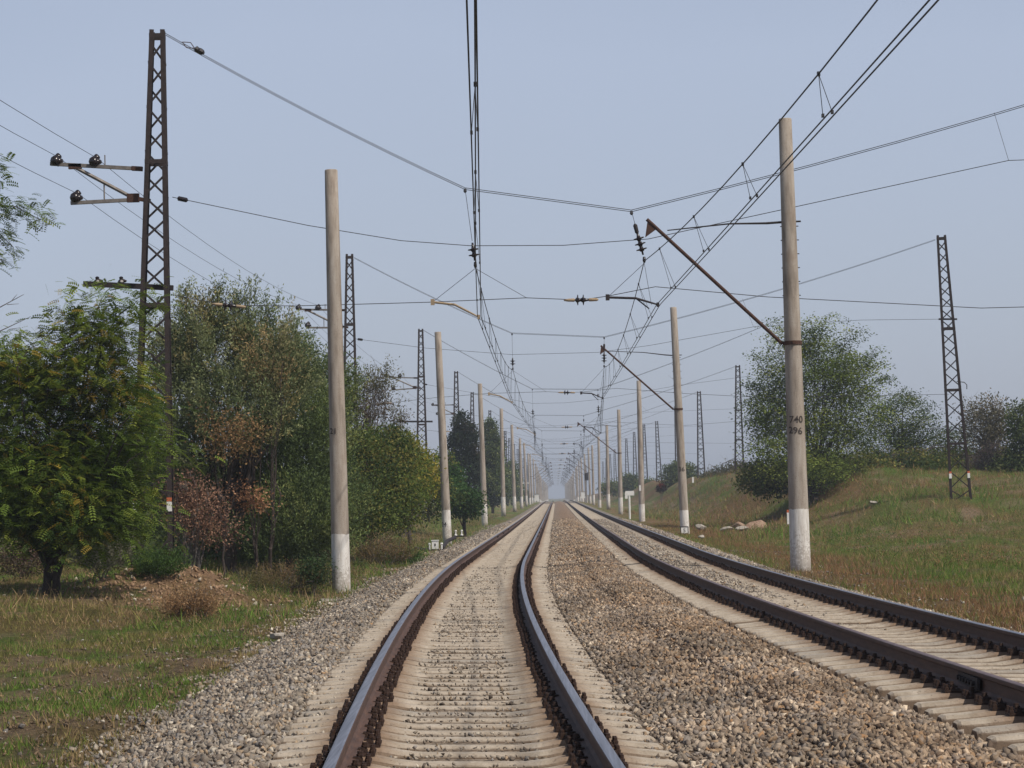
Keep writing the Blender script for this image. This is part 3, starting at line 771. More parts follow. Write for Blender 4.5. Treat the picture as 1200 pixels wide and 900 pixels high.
# ------------------------------------------------------------------ lattice masts
def mast(base, top, wb, wt, label, group, yaw=.12, marks=None, hbars=(), detail=True):
    o = empty('lattice_mast', base, label, 'mast', group)
    ax = top-base; H = ax.length; a = ax/H
    ex = Vector((math.cos(yaw), math.sin(yaw), 0)); ey = Vector((-math.sin(yaw), math.cos(yaw), 0))
    def cor(i, t):
        w = (wb+(wt-wb)*t)/2; sx_, sy_ = ((-1, -1), (1, -1), (1, 1), (-1, 1))[i]
        return base+a*(H*t)+ex*(sx_*w)+ey*(sy_*w)
    L = .10
    for i in range(4):
        sx_, sy_ = ((-1, -1), (1, -1), (1, 1), (-1, 1))[i]
        b = MB(); p, q = cor(i, -.03), cor(i, 1)
        b.bar(p-ex*sx_*L/2, q-ex*sx_*L/2, L, .012, upv=ey); b.bar(p-ey*sy_*L/2, q-ey*sy_*L/2, .012, L, upv=ey)
        g = b.build('leg', M['mast_steel'], o)
        if marks and i < 2:
            t0 = (marks-base.z)/H; m_ = MB(); c = cor(i, t0)-ex*sx_*L/2-ey*.012
            m_.box(c, (.115, .03, .22)); m_.box(c+Vector((0, 0, .16)), (.115, .03, .09), mat=1)
            q_ = m_.build('painted_mark', [M['white'], M['orange']]); q_.parent = g; q_.matrix_parent_inverse = Matrix.Translation(-Vector(o.location)) if False else Matrix.Identity(4)
    b = MB(); t = .0; side = 0
    levels = [1-.25/H]
    while levels[-1] > .03:
        w = wb+(wt-wb)*levels[-1]; levels.append(levels[-1]-max(.52, w*.95)/H)
    for j in range(len(levels)-1):
        t1, t0 = levels[j], max(levels[j+1], .0)
        for f_ in range(4):
            i0, i1 = f_, (f_+1) % 4
            off = (-ey, ex, ey, -ex)[f_]*(-.014)
            flip = j % 2
            p, q = (cor(i0, t1), cor(i1, t0)) if flip else (cor(i1, t1), cor(i0, t0))
            b.bar(p+off, q+off, .05, .012, upv=(ey if f_ % 2 == 0 else ex))
    b.build('lacing', M['dark_steel'], o)
    for t_ in (1-.14/H,)+tuple(hbars):
        b = MB()
        for f_ in range(4):
            b.bar(cor(f_, t_), cor((f_+1) % 4, t_), .10, .02, upv=(ey if f_ % 2 == 0 else ex))
        b.build('cross_bar', M['mast_steel'], o)
    return o
masts = {}
LM = {1: ((179, 655), (184.5, 36)), 2: ((410.5, 606), (409.5, 298)), 3: ((495, 601), (493, 385.5)), 4: ((535.5, 597), (534.5, 435)), 5: ((553.5, 593), (553.3, 459.5)), 6: ((574.5, 590), (574, 480.7)), 7: ((592.3, 588), (592, 505))}
RM = {2: ((1126.5, 589), (1103, 276)), 3: ((936, 585), (931, 366)), 4: ((867, 579), (864.5, 428)), 5: ((822.5, 575), (819, 458.5)), 6: ((796, 575), (792, 476)), 7: ((773, 577), (769.5, 493.5))}
LMN = {1: 'tall dark lattice mast rising out of the trees, nearest on the left', 2: 'lattice mast with insulator arms right behind the nearest left concrete pole'}
for k, ((bx_, by_), (tx_, ty_)) in LM.items():
    Y = D*k; B, T = P(bx_, by_, Y), P(tx_, ty_, Y)
    B.z = min(B.z, float(gz(B.x, Y))+.05)
    mk = P(178, 594, Y).z if k == 1 else (P(487, 579, Y).z if k == 3 else None)
    hb = ((1-(188-36)/619), (1-(352-36)/619)) if k == 1 else (.75, .5)
    masts[(-1, k)] = (mast(B, T, .95, .34, LMN.get(k, f'{ORD[k]} lattice mast from the camera behind the left poles'), 'lattice masts behind the left poles', .10, mk, hb), B, T)
RMN = {2: 'leaning lattice mast standing alone on the grassy bank at the far right', 3: 'lattice mast hidden behind the nearest right concrete pole and the tree', 4: 'lattice mast at the left edge of the feathery tree on the bank', 5: 'lattice mast on the bank just right of the second right pole', 6: 'lattice mast half hidden behind the second right pole', 7: 'smallest clear lattice mast, left of the second right pole'}
for k, ((bx_, by_), (tx_, ty_)) in RM.items():
    Y = D*k; B, T = P(bx_, by_, Y), P(tx_, ty_, Y)
    g = float(gz(B.x, Y)); B = B+(T-B).normalized()*((g-B.z) if g < B.z else 0)
    mk = P(bx_, {2: 557.5, 4: 573, 5: 572}.get(k, 560), Y).z if k in (2, 4, 5) else None
    masts[(1, k)] = (mast(B, T, .98, .42, RMN[k], 'lattice masts on the right bank', -.14, mk, (.42, .65, .22)), B, T)
for k in range(8, 16):
    for side in (-1, 1):
        X = -9.3 if side < 0 else 16.6; Y = D*k; B = Vector((X, Y, float(gz(X, Y)))); T = Vector((X, Y, float(zr(Y))+(13.3 if side < 0 else 13.9)))
        masts[(side, k)] = (mast(B, T, .95, .4, f'faint lattice mast far away behind the {"left" if side < 0 else "right"} poles', 'far lattice masts', .1, None, (.5,)), B, T)

# cross arms with pin insulators on the left masts
def parw(b, name, mat, root, smooth=False): return b.build(name, mat, root, smooth)
pin = {}
def arms(k, pts, pins, root, scale=1):
    up_, lo_, dg = pts; b = MB()
    b.bar(up_[0], up_[1], .10*scale, .08, upv=Vector((0, 0, 1))); b.bar(lo_[0], lo_[1], .09*scale, .08, upv=Vector((0, 0, 1))); b.tube([dg[0], dg[1]], .05, 6)
    q = (up_[0]+up_[1])/2; b.tube([q+Vector((.2, 0, -.02)), q+Vector((.2, 0, .26))], .015, 5)
    q = (dg[0]+dg[1])/2; b.tube([q, Vector((q.x, q.y, lo_[0].z))], .018, 5)
    arm = parw(b, 'insulator_arm', M['grey_steel'], root)
    b = MB(); b.bar(up_[1]-(up_[1]-up_[0]).normalized()*.25, up_[1], .12, .1, upv=Vector((0, 0, 1))); parw(b, 'gusset', M['rust_steel'], root)
    b = MB(); b.box(dg[0]+Vector((0, 0, .02)), (.30, .10, .12)); parw(b, 'gusset', M['rust_steel'], root)
    b = MB(); b.box(dg[1], (.28, .10, .2)); b.bar(dg[1], dg[1]+Vector((.4, 0, -.08)), .09, .08); parw(b, 'gusset', M['rust_steel'], root)
    for p in pins:
        b = MB(); b.lathe(p+Vector((0, 0, -.10)), (0, 0, 1), [(-.06, .02), (0, .06), (.03, .12), (.07, .13), (.11, .11), (.13, .06), (.15, .09), (.19, .08), (.23, .045), (.25, .02)], 12)
        b.lathe(p+Vector((-.03, -.12, -.03)), (-.3, 1, 0), [(-.05, .03), (0, .10), (.04, .12), (.12, .12), (.2, .08)], 10)
        parw(b, 'pin_insulator', M['porcelain'], root, True)
root1 = masts[(-1, 1)][0]
arms(1, ((P(59, 192, D), P(167, 198, D)), (P(83, 238, D), P(158, 234, D)), (P(88, 196, D), P(156, 232, D))), [P(68, 187, D), P(113, 188, D), P(91, 230, D)], root1)
b = MB(); b.bar(P(98, 332.5, D), P(203, 337.5, D), .12, .12, upv=Vector((0, 0, 1)))
parw(b, 'lower_arm', M['dark_steel'], root1)
for x0 in (114, 142):
    b = MB(); p = P(x0, 331, D); b.lathe(p, (0, 0, 1), [(-.03, .03), (0, .09), (.05, .07), (.07, .04), (.12, .05), (.14, .02)], 8); b.tube([p+Vector((0, 0, .08)), p+Vector((.12, 0, .02))], .03, 5)
    parw(b, 'broken_insulator', M['porcelain'], root1)
root2 = masts[(-1, 2)][0]; Y = 2*D
arms(2, ((P(348, 362.5, Y), P(404, 363.5, Y)), (P(360, 384, Y), P(402, 384, Y)), (P(361, 364, Y), P(398, 382, Y))), [P(350.5, 360, Y), P(373.5, 360, Y), P(361.5, 380.5, Y)], root2)
root3 = masts[(-1, 3)][0]; Y = 3*D
arms(3, ((P(452, 442, Y), P(489, 443, Y)), (P(461, 457, Y), P(488, 455, Y)), (P(459, 442, Y), P(486, 454, Y))), [P(453, 440, Y), P(469, 440, Y), P(461.5, 455, Y)], root3)
b = MB(); b.bar(P(466, 494, Y), P(507, 494, Y), .12, .12); parw(b, 'lower_arm', M['dark_steel'], root3)
for k in range(4, 9):
    r_, B, T = masts[(-1, k)]; z0 = T.z-3.1; Y = D*k; x0 = T.x-.2
    arms(k, ((Vector((x0-2.1, Y, z0)), Vector((x0, Y, z0))), (Vector((x0-1.6, Y, z0-.85)), Vector((x0, Y, z0-.85))), (Vector((x0-1.7, Y, z0)), Vector((x0-.2, Y, z0-.8)))), [Vector((x0-2.0, Y, z0+.1)), Vector((x0-1.1, Y, z0+.1)), Vector((x0-1.6, Y, z0-.75))], r_)
# little hook on the right mast
r_, B, T = masts[(1, 2)]; Y = 2*D
b = MB(); b.tube([P(1121, 447, Y), P(1130, 448, Y), P(1133, 451, Y), P(1133, 456, Y)], .02, 5); parw(b, 'hook', M['dark_steel'], r_)
b = MB(); b.bar(P(1100, 374, Y), P(1121.5, 374, Y), .08, .08); parw(b, 'lower_arm', M['dark_steel'], r_)

# ------------------------------------------------------------------ wires
def sagline(p, q, sag, n=14):
    return [p+(q-p)*(i/n)+Vector((0, 0, -4*sag*(i/n)*(1-i/n))) for i in range(n+1)]
def wirep(name, pts, r, parent, mat='wire', n=5):
    b = MB(); b.tube(pts, r, n); return b.build(name, M[mat], parent)

# three line wires on the left arms
wp = {0: [P(68, 183, D), P(113, 184, D), P(91, 226, D)]}
chains = []
for j in range(3):
    p1 = [P(68, 184, D), P(113, 185, D), P(91, 227, D)][j]; p2 = [P(350.5, 358, 2*D), P(373.5, 358, 2*D), P(361.5, 379, 2*D)][j]; p3 = [P(453, 438.5, 3*D), P(469, 438.5, 3*D), P(461.5, 453.5, 3*D)][j]
    p0 = Vector((p1.x+.0, 0, p1.z)); ch = [p0, p1, p2, p3]
    for k in range(4, 9):
        r_, B, T = masts[(-1, k)]; x0 = T.x-.2; z0 = T.z-3.1; ch.append([Vector((x0-2.0, D*k, z0+.18)), Vector((x0-1.1, D*k, z0+.18)), Vector((x0-1.6, D*k, z0-.67))][j])
    pts = []
    for a, c in zip(ch[:-1], ch[1:]): pts += sagline(a, c, .45, 12)[:-1]
    pts.append(ch[-1]); pts[0] = pts[0]
    lab = ['outermost bare line wire running over the left mast arms', 'upper inner bare line wire running over the left mast arms', 'lowest bare line wire running over the left mast arms'][j]
    b = MB(); b.tube(pts, .0065, 5); tag(b.build('line_wire', M['thin_wire']), lab, 'wire', 'line wires on the left mast arms')

# contact line over each track
def chain(tr):
    X = {}
    if tr == 1:
        mk = {0: Vector((.10, 0, 6.95)), 1: P(557, 312, D), 2: P(601, 433, 2*D)}
        ck = {0: Vector((-.01, 0, 5.75)), 1: P(561, 371, D), 2: P(600, 471, 2*D)}
    else:
        mk = {0: Vector((4.15, 0, 6.95)), 1: P(755, 306, D), 2: P(708, 430, 2*D)}
        ck = {0: Vector((4.02, 0, 5.75)), 1: P(771, 357, D), 2: P(706, 466, 2*D)}
    f = xt1 if tr == 1 else xt2
    for k in range(3, 17):
        st_ = .28 if k % 2 else -.28; z0 = float(zr(D*k)); x0 = float(f(D*k))
        mk[k] = Vector((x0+st_*.6, D*k, z0+6.95)); ck[k] = Vector((x0+st_, D*k, z0+5.75))
    return mk, ck
MK = {}
for tr in (1, 2):
    mk, ck = chain(tr); MK[tr] = (mk, ck)
    word = 'left' if tr == 1 else 'right'
    root = empty('overhead_line', (float((xt1 if tr == 1 else xt2)(0)), 0, 5.7), f'dark overhead contact line hanging above the {word} track', 'overhead line', 'overhead contact lines')
    pts = []; cp = []; nd = 0
    for k in range(0, 16):
        a, c = mk[k], mk[k+1]; sg_ = sagline(a, c, .62, 16); pts += sg_[:-1] if k < 15 else sg_
        a2, c2 = ck[k], ck[k+1]; s2 = sagline(a2, c2, .03, 6); cp += s2[:-1] if k < 15 else s2
        if k < 11:
            for t in (.08, .22, .36, .5, .64, .78, .92):
                m_ = a+(c-a)*t+Vector((0, 0, -4*.62*t*(1-t))); w_ = a2+(c2-a2)*t
                if m_.z-w_.z < .06: continue
                b = MB(); e2 = .02+.03
                b.tube([m_, w_+Vector((-.03, .12, .02))], .0045, 4); b.tube([m_, w_+Vector((.05, -.12, .02))], .0045, 4)
                b.box(m_, (.035, .06, .05)); b.box(w_+Vector((-.03, .12, .02)), (.03, .06, .04)); b.box(w_+Vector((.05, -.12, .02)), (.03, .06, .04))
                if nd < 78: b.build('dropper', M['wire'], root); nd += 1
    wirep('messenger_wire', pts, .0105, root)
    wirep('contact_wire', [p+Vector((-.03, 0, 0)) for p in cp], .0095, root)
    wirep('contact_wire', [p+Vector((.05, 0, 0)) for p in cp], .0095, root)

# flexible cross spans between the masts
def cross_span(k):
    Y = D*k; mkL, ckL = MK[1][0][k], MK[1][1][k]; mkR, ckR = MK[2][0][k], MK[2][1][k]; ex = Y
    if k == 1:
        tl, kl, kr, tr_ = P(194, 40, Y), P(545, 221, Y), P(740, 247, Y), P(1574, 4, Y)
        m_ = [P(202, 231, Y), P(360, 264, Y), P(470, 282, Y), P(552, 288, Y), P(660, 287.5, Y), P(760, 280, Y), P(860, 258, Y), P(1182, 188, Y), P(1480, 178, Y)]
        lo = [P(200, 345, Y), P(268, 358, Y), P(345, 358.5, Y), P(455, 355.5, Y), P(507, 354, Y), P(617, 349, Y), P(681, 351.5, Y), P(712, 347, Y), P(768, 336, Y), P(900, 348, Y), P(1150, 361, Y), P(1500, 352, Y)]
        ins_t = [(P(228, 56.5, Y), P(545, 221, Y))]; ins_m = [0]; ins_lo = [1, 6]
        armL = [P(507, 354, Y), P(533, 357, Y), P(561, 371.5, Y)]; armR = [P(712, 348.5, Y), P(745, 349.5, Y), P(771, 357, Y)]
        drop = (P(1165, 132, Y), P(1182, 188, Y))
    elif k == 2:
        tl, kl, kr, tr_ = P(415, 302, Y), P(600, 390.5, Y), P(708, 395, Y), P(1096, 281, Y)
        m_ = [P(416, 397, Y), P(500, 408, Y), P(600, 415.5, Y), P(700, 413, Y), P(760, 405, Y), P(883, 383, Y), P(1010, 375, Y), P(1101, 374, Y)]
        lo = [P(415, 474, Y), P(449, 473, Y), P(510, 466, Y), P(573, 461, Y), P(640, 459, Y), P(664, 460, Y), P(681, 459.5, Y), P(722, 455, Y), P(800, 461, Y), P(900, 466, Y), P(1112, 462, Y)]
        ins_t = []; ins_m = [0]; ins_lo = [1, 5]
        armL = [P(573, 461.5, Y), P(586, 464, Y), P(600, 471.5, Y)]; armR = [P(681, 460.5, Y), P(693, 461, Y), P(706, 466.5, Y)]
        drop = (P(870, 350, Y), P(883, 383, Y))
    else:
        TL, TR = masts[(-1, k)][2], masts[(1, k)][2]; z0 = float(zr(Y))
        V_ = lambda x, z: Vector((x, Y, z0+z))
        tl = TL+Vector((.2, 0, -.1)); tr_ = TR+Vector((-.2, 0, -.1)); kl = V_(mkL.x, 8.9); kr = V_(mkR.x, 8.75)
        m_ = [Vector((TL.x, Y, TL.z-3.8)), V_(mkL.x, 7.9), V_((mkL.x+mkR.x)/2, 7.88), V_(mkR.x, 8.05), V_(8.8, 8.9), Vector((TR.x, Y, TR.z-4))]
        lo = [Vector((TL.x, Y, TL.z-7)), V_(-7.6, 6.1), V_(mkL.x-1.1, 6.25), V_(.2, 6.2), V_(.9, 6.2), V_(mkR.x-1.0, 6.2), V_(mkR.x+.6, 6.5), V_(9, 6.1), Vector((TR.x, Y, TR.z-7.2))]
        ins_t = []; ins_m = [0]; ins_lo = [1, 4]
        armL = [V_(mkL.x-1.1, 6.22), V_(mkL.x-.5, 6.12), ckL]; armR = [V_(mkR.x-1.0, 6.18), V_(mkR.x-.5, 6.14), ckR]
        drop = (V_(8.0, 9.6), V_(8.8, 8.9))
    lab = {1: 'nearest web of cross wires slung between the tall masts over both tracks', 2: 'second web of cross wires, tied to the mast behind the nearest left pole'}.get(k, f'{ORD[k]} web of cross wires down the line over both tracks' if k < 9 else 'faint far web of cross wires over both tracks')
    root = empty('cross_span', Vector((.7, Y, kl.z)), lab, 'cross wires', 'cross wires slung over the tracks')
    dz = Vector((0, 0, .05))
    for q in (Vector((0, 0, .018)), Vector((0, .03, -.018))):
        pts = sagline(tl, kl, .10*(kl-tl).length/8, 8)[:-1]+sagline(kl, kr, .0, 3)[:-1]+sagline(kr, tr_, .10*(tr_-kr).length/8, 8)
        wirep('upper_wire', [p+q for p in pts], .008, root, 'wire', 4)
    wirep('middle_wire', m_, .0085, root, 'wire', 4); wirep('lower_wire', lo, .0085, root, 'wire', 4)
    wirep('hanger_wire', [drop[0], drop[1]], .005, root, 'thin_wire', 4)
    for knot, top_, n_ in ((kl, mkL, 2), (kr, mkR, 3)):
        low = top_+Vector((0, 0, .05)); iv = (knot-low).normalized(); c = low+iv*(.17*n_/2+.12)
        b = MB(); b.tube([knot, c+iv*(.1*n_+.05)], .006, 4); b.lathe(knot-Vector((0, 0, .10)), (0, 0, 1), [(0, .015), (.03, .04), (.1, .03)], 6); b.build('suspension_link', M['wire'], root)
        b = MB(); insul(b, c, iv, n_); b.lathe(low, (0, 0, 1), [(-.09, .02), (-.03, .04), (.05, .03)], 6); b.build('insulator', M['porcelain'], root, True)
    b = MB(); b.lathe(kr-(kr-mkR).normalized()*.55, (kr-mkR), [(0, .02), (.03, .045), (.2, .05), (.24, .02)], 8); b.build('strain_clamp', M['dark_steel'], root)
    for i in ins_lo:
        dd = (lo[i+1]-lo[i-1]).normalized(); b = MB(); insul(b, lo[i], dd, 2, .125, .13); b.build('insulator', M['porcelain'], root, True)
        b = MB(); b.lathe(lo[i]-dd*.40, dd, [(0, .015), (.1, .035), (.24, .04), (.26, .02)], 8); b.lathe(lo[i]+dd*.16, dd, [(0, .02), (.03, .04), (.2, .035), (.24, .015)], 8); b.build('insulator_cap', M['tan_steel'], root, True)
    for i in ins_m:
        dd = (m_[1]-m_[0]).normalized(); b = MB(); b.lathe(m_[0]+dd*.12, dd, [(0, .02), (.02, .055), (.22, .055), (.25, .02)], 8); b.build('strain_insulator', M['porcelain'], root)
    for p, q in ins_t:
        dd = (q-tl).normalized(); b = MB(); b.lathe(p, dd, [(0, .02), (.03, .075), (.10, .06), (.14, .075), (.22, .06), (.26, .02)], 8); b.build('strain_insulator', M['porcelain'], root)
        b = MB(); b.tube([p-dd*.32, p-dd*.16+Vector((.05, 0, .06)), p], .010, 4); b.tube([p-dd*.32, p-dd*.16+Vector((-.05, 0, -.06)), p], .010, 4); b.build('wire_loop', M['rust_steel'], root)
    for A, mt, nm in ((armL, 'tan_steel', 'registration_arm'), (armR, 'dark_steel', 'registration_arm')):
        b = MB(); b.tube(A[:2]+[A[1]+(A[2]-A[1])*.5, A[2]], [.028, .028, .024, .018], 8); b.box(A[0], (.09, .05, .14)); b.box(A[2], (.06, .08, .10))
        if mt == 'dark_steel': b.tube([A[1], A[2]+Vector((-.2, .1, -.08))], .016, 6)
        b.build(nm, M[mt], root)
    lp = mkL+Vector((0, 0, -.05)); rp = mkR+Vector((0, 0, -.05))
    for a_, c_ in ((lp, armL[0]), (lp, lo[5] if k == 1 else lo[4] if k == 2 else lo[3]), (rp, armR[0])):
        wirep('stay_wire', [a_, c_], .006, root, 'thin_wire', 4)
    wirep('stay_wire', [rp, ckR+Vector((-.15, 0, .0))], .005, root, 'thin_wire', 4)
for k in range(1, 16): cross_span(k)

# ------------------------------------------------------------------ trackside things
# cable box and drop posts beside the second left pole
def gzf(x, y): return float(gz(x, y))
Yb = 96.0
c = P(510, 639, Yb); g = c.z-.17
root = empty('cable_box', (c.x, Yb, g), 'white trackside cable box on a short frame with two white stub posts', 'cable box')
MB().box((c.x, Yb, c.z+.02), (.26, .24, .32)).box((c.x, Yb, c.z+.195), (.30, .28, .03)).build('box', M['white'], root)
MB().box((c.x+.0, Yb-.125, c.z+.02), (.05, .01, .10)).build('latch', M['dark_steel'], root)
for dx in (-.22, .26):
    b = MB(); b.lathe((c.x+dx, Yb-.05, c.z-.22), (0, 0, 1), [(0, .09), (.04, .09), (.06, .035), (.24, .035), (.26, .06), (.32, .05)], 10); b.build('stub_post', M['white'], root)
b = MB(); b.box((c.x, Yb, c.z-.22), (.8, .35, .12)); b.build('frame', M['dark_steel'], root)
b = MB(); pts = [P(486, 642, Yb-.5), P(495, 644, Yb-.3), Vector((c.x-.3, Yb-.05, c.z-.14))]; b.tube(pts, .06, 7); tag(b.build('cable_duct', M['dark_steel']), 'thick dark cable duct lying in the grass left of the white box', 'cable duct')
b = MB(); pts = [Vector((c.x+.3, Yb, c.z-.12)), P(524, 634, Yb+4), P(533, 630, Yb+7)]; b.tube(pts, .08, 7); tag(b.build('cable_duct', M['dark_steel']), 'thick dark cable duct from the white box to the second left pole', 'cable duct')
Yb = 112.0; c = P(538, 625, Yb)
root = empty('stub_posts', (c.x, Yb, c.z-.12), 'pair of small white capped stubs on a dark base right of the second left pole', 'trackside stubs')
for dx in (-.16, .12):
    b = MB(); b.lathe((c.x+dx, Yb, c.z-.10), (0, 0, 1), [(0, .07), (.04, .07), (.06, .03), (.18, .03), (.20, .055), (.26, .045)], 10); b.build('stub_post', M['white'], root)
b = MB(); b.box((c.x, Yb, c.z-.13), (.5, .3, .06)); b.build('base', M['dark_steel'], root)
# concrete slab and pale stones by the nearest left pole
def rock(name, c, size, mat, label, cat, seed=1, sub=2, group=None):
    import bmesh
    bm_ = bmesh.new(); bmesh.ops.create_icosphere(bm_, subdivisions=sub, radius=1); rr = random.Random(seed)
    dirs = [Vector((rr.gauss(0, 1), rr.gauss(0, 1), rr.gauss(0, 1))).normalized() for _ in range(11)]; lim = [rr.uniform(.55, .85) for _ in dirs]
    for v in bm_.verts:
        for d_, l_ in zip(dirs, lim):
            t = v.co.dot(d_)
            if t > l_: v.co -= d_*(t-l_)
        v.co = Vector((v.co.x*size[0], v.co.y*size[1], v.co.z*size[2]))
    me = bpy.data.meshes.new(name); bm_.to_mesh(me); bm_.free()
    o = link(name, me, M[mat]); o.location = c; o.rotation_euler = (0, 0, rr.uniform(-.5, .5)); return tag(o, label, cat, group)
c = P(397, 706, 50.5); o = MB().box((0, 0, 0), (.78, .5, .16)).build('concrete_slab', M['slab']); o.location = (c.x, 50.5, c.z-.02); o.rotation_euler = (.04, .05, .12)
tag(o, 'flat concrete slab half buried below the nearest left pole', 'slab')
mod = o.modifiers.new('bevel', 'BEVEL'); mod.width = .03; mod.segments = 2
c = P(325, 745, 37.0); rock('pale_stone', (c.x, 37, c.z), (.14, .10, .07), 'palerock', 'larger white stone on the left ballast shoulder', 'stone', 4)
c = P(309, 763, 33.0); rock('pale_stone', (c.x, 33, c.z), (.09, .07, .05), 'palerock', 'smaller white stone on the edge of the left ballast shoulder', 'stone', 5)
for i, (px, py, Y, sx_, sz_, mt, lab) in enumerate([
        (886, 583, 118, .75, .45, 'pinkrock', 'big pink rock in front of the feathery tree'),
        (850, 590, 116, .42, .14, 'palerock', 'flat pale rock on the bank left of the pink rock'),
        (820, 590, 120, .35, .16, 'palerock', 'low pale rock on the bank beside the second right pole'),
        (866, 581, 122, .50, .28, 'pinkrock', 'grey brown rock just behind the pink rock'),
        (870, 592, 112, .4, .12, 'palerock', 'flat pale rock in front of the pink rock'),
        (822, 622, 92, .16, .08, 'palerock', 'small pale stone in the grass right of the second right pole'),
        (1022, 562, 112, .22, .10, 'palerock', 'pale stone half way up the grassy bank')]):
    c = P(px, py, Y); rock('rock', (c.x, Y, min(c.z, gzf(c.x, Y)+.2)), (sx_, sx_*.7, sz_), mt, lab, 'rock', 20+i, 3)
# marker stake and T-shaped sign, right side
c = P(924, 612, 62); root = empty('marker_stake', (c.x, 62, c.z), 'thin yellow and white marker stake left of the nearest right pole', 'stake')
MB().box((c.x, 62, c.z+.10), (.07, .05, .3)).build('post', M['white'], root); MB().box((c.x, 62, c.z+.285), (.074, .054, .07)).build('painted_tip', M['orange'], root)
Y = 180; c = P(738, 604, Y); t = P(737.3, 577, Y)
root = empty('trackside_sign', (c.x, Y, c.z), 'white T shaped trackside sign between two right poles', 'sign')
b = MB(); b.tube([c-Vector((0, 0, .3)), t], .075, 8); b.build('post', M['white'], root)
b = MB(); b.box(P(738, 578, Y-.05), (.65, .05, .34)); b.box(P(734, 580.5, Y-.05), (.2, .06, .5)); b.build('sign_panel', M['white'], root)
Y = 150
for px, py, lab in ((812, 560.5, 'short white marker post on the bank right of the second right pole'), (750, 570, 'short white marker post beyond the third right pole')):
    c = P(px, py, Y); root = empty('marker_post', (c.x, Y, c.z-.3), lab, 'marker post')
    MB().box((c.x, Y, c.z-.1), (.11, .08, .36)).build('post', M['white'], root)
# signal far on the right
Y = 8*D-12; c = P(687.3, 586, Y); t = P(687, 556, Y)
root = empty('railway_signal', (c.x, Y, c.z), 'dark railway signal head on a post among the far right poles', 'signal')
b = MB(); b.tube([c-Vector((0, 0, .5)), P(686.6, 545, Y)], .09, 8); b.build('post', M['grey_steel'], root)
b = MB(); b.box(P(687.3, 558.5, Y-.2), (.62, .18, 1.35)); hd = b.build('signal_head', M['dark_steel'], root)
b = MB()
for dz in (-.38, 0, .38): b.lathe(P(687.3, 558.5, Y-.3)+Vector((0, 0, dz)), (0, -1, 0), [(0, .13), (.18, .14), (.2, .12)], 10)
q = b.build('lens_hood', M['dark_steel']); q.parent = hd; q.matrix_parent_inverse = Matrix.Identity(4)
# white level-crossing barriers and box far on the left
Y = 7.6*D
for a_, c_, lab in (((605, 566.5), (620, 566), 'thin white barrier arm between the far left poles'),):
    p, q = P(*a_, Y), P(*c_, Y); root = empty('barrier', (p.x, Y, p.z-2.2), lab, 'barrier')
    MB().bar(p, q, .16, .1).build('boom', M['white'], root); MB().box((p.x-.2, Y, p.z-1.2), (.3, .3, 2.6)).build('barrier_post', M['grey_steel'], root)
for px, py, w_, lab in ((629, 583, .9, 'white cabinet beside the far left poles'), (684.5, 580, 1.2, 'white cabinet beside the far right poles')):
    Y = 500; c = P(px, py, Y); root = empty('cabinet', (c.x, Y, c.z-.8), lab, 'cabinet')
    MB().box((c.x, Y, c.z), (w_, .6, 1.4)).build('body', M['white'], root); MB().box((c.x, Y, c.z+.74), (w_+.15, .75, .08)).build('lid', M['slab'], root)

# ------------------------------------------------------------------ vegetation
def leafquads(p, d, nrm, L, W):
    """diamond leaves: base p, direction d, width direction across"""
    a = np.cross(d, nrm); a /= (np.linalg.norm(a, axis=1)[:, None]+1e-9)
    L = L[:, None]; W = W[:, None]
    return np.stack([p, p+d*L*.45+a*W*.5, p+d*L, p+d*L*.45-a*W*.5], 1)
def unit(v): return v/(np.linalg.norm(v, axis=1)[:, None]+1e-9)

def crown_points(blobs, n, shell=.45):
    vol = np.array([b[1][0]*b[1][2] for b in blobs]); w = vol/vol.sum(); out = []; nr = []
    for (c, r), k in zip(blobs, RNG.multinomial(n, w)):
        u = unit(RNG.normal(size=(k, 3))); rad = RNG.uniform(shell**3, 1, k)**(1/3.)
        rad = rad*(.86+.3*fbm(u[:, 0]*2.4+c[0], u[:, 2]*2.4+u[:, 1]*2, 61))
        out.append(np.array(c)+u*rad[:, None]*np.array(r)); nr.append(u)
    return np.concatenate(out), np.concatenate(nr)

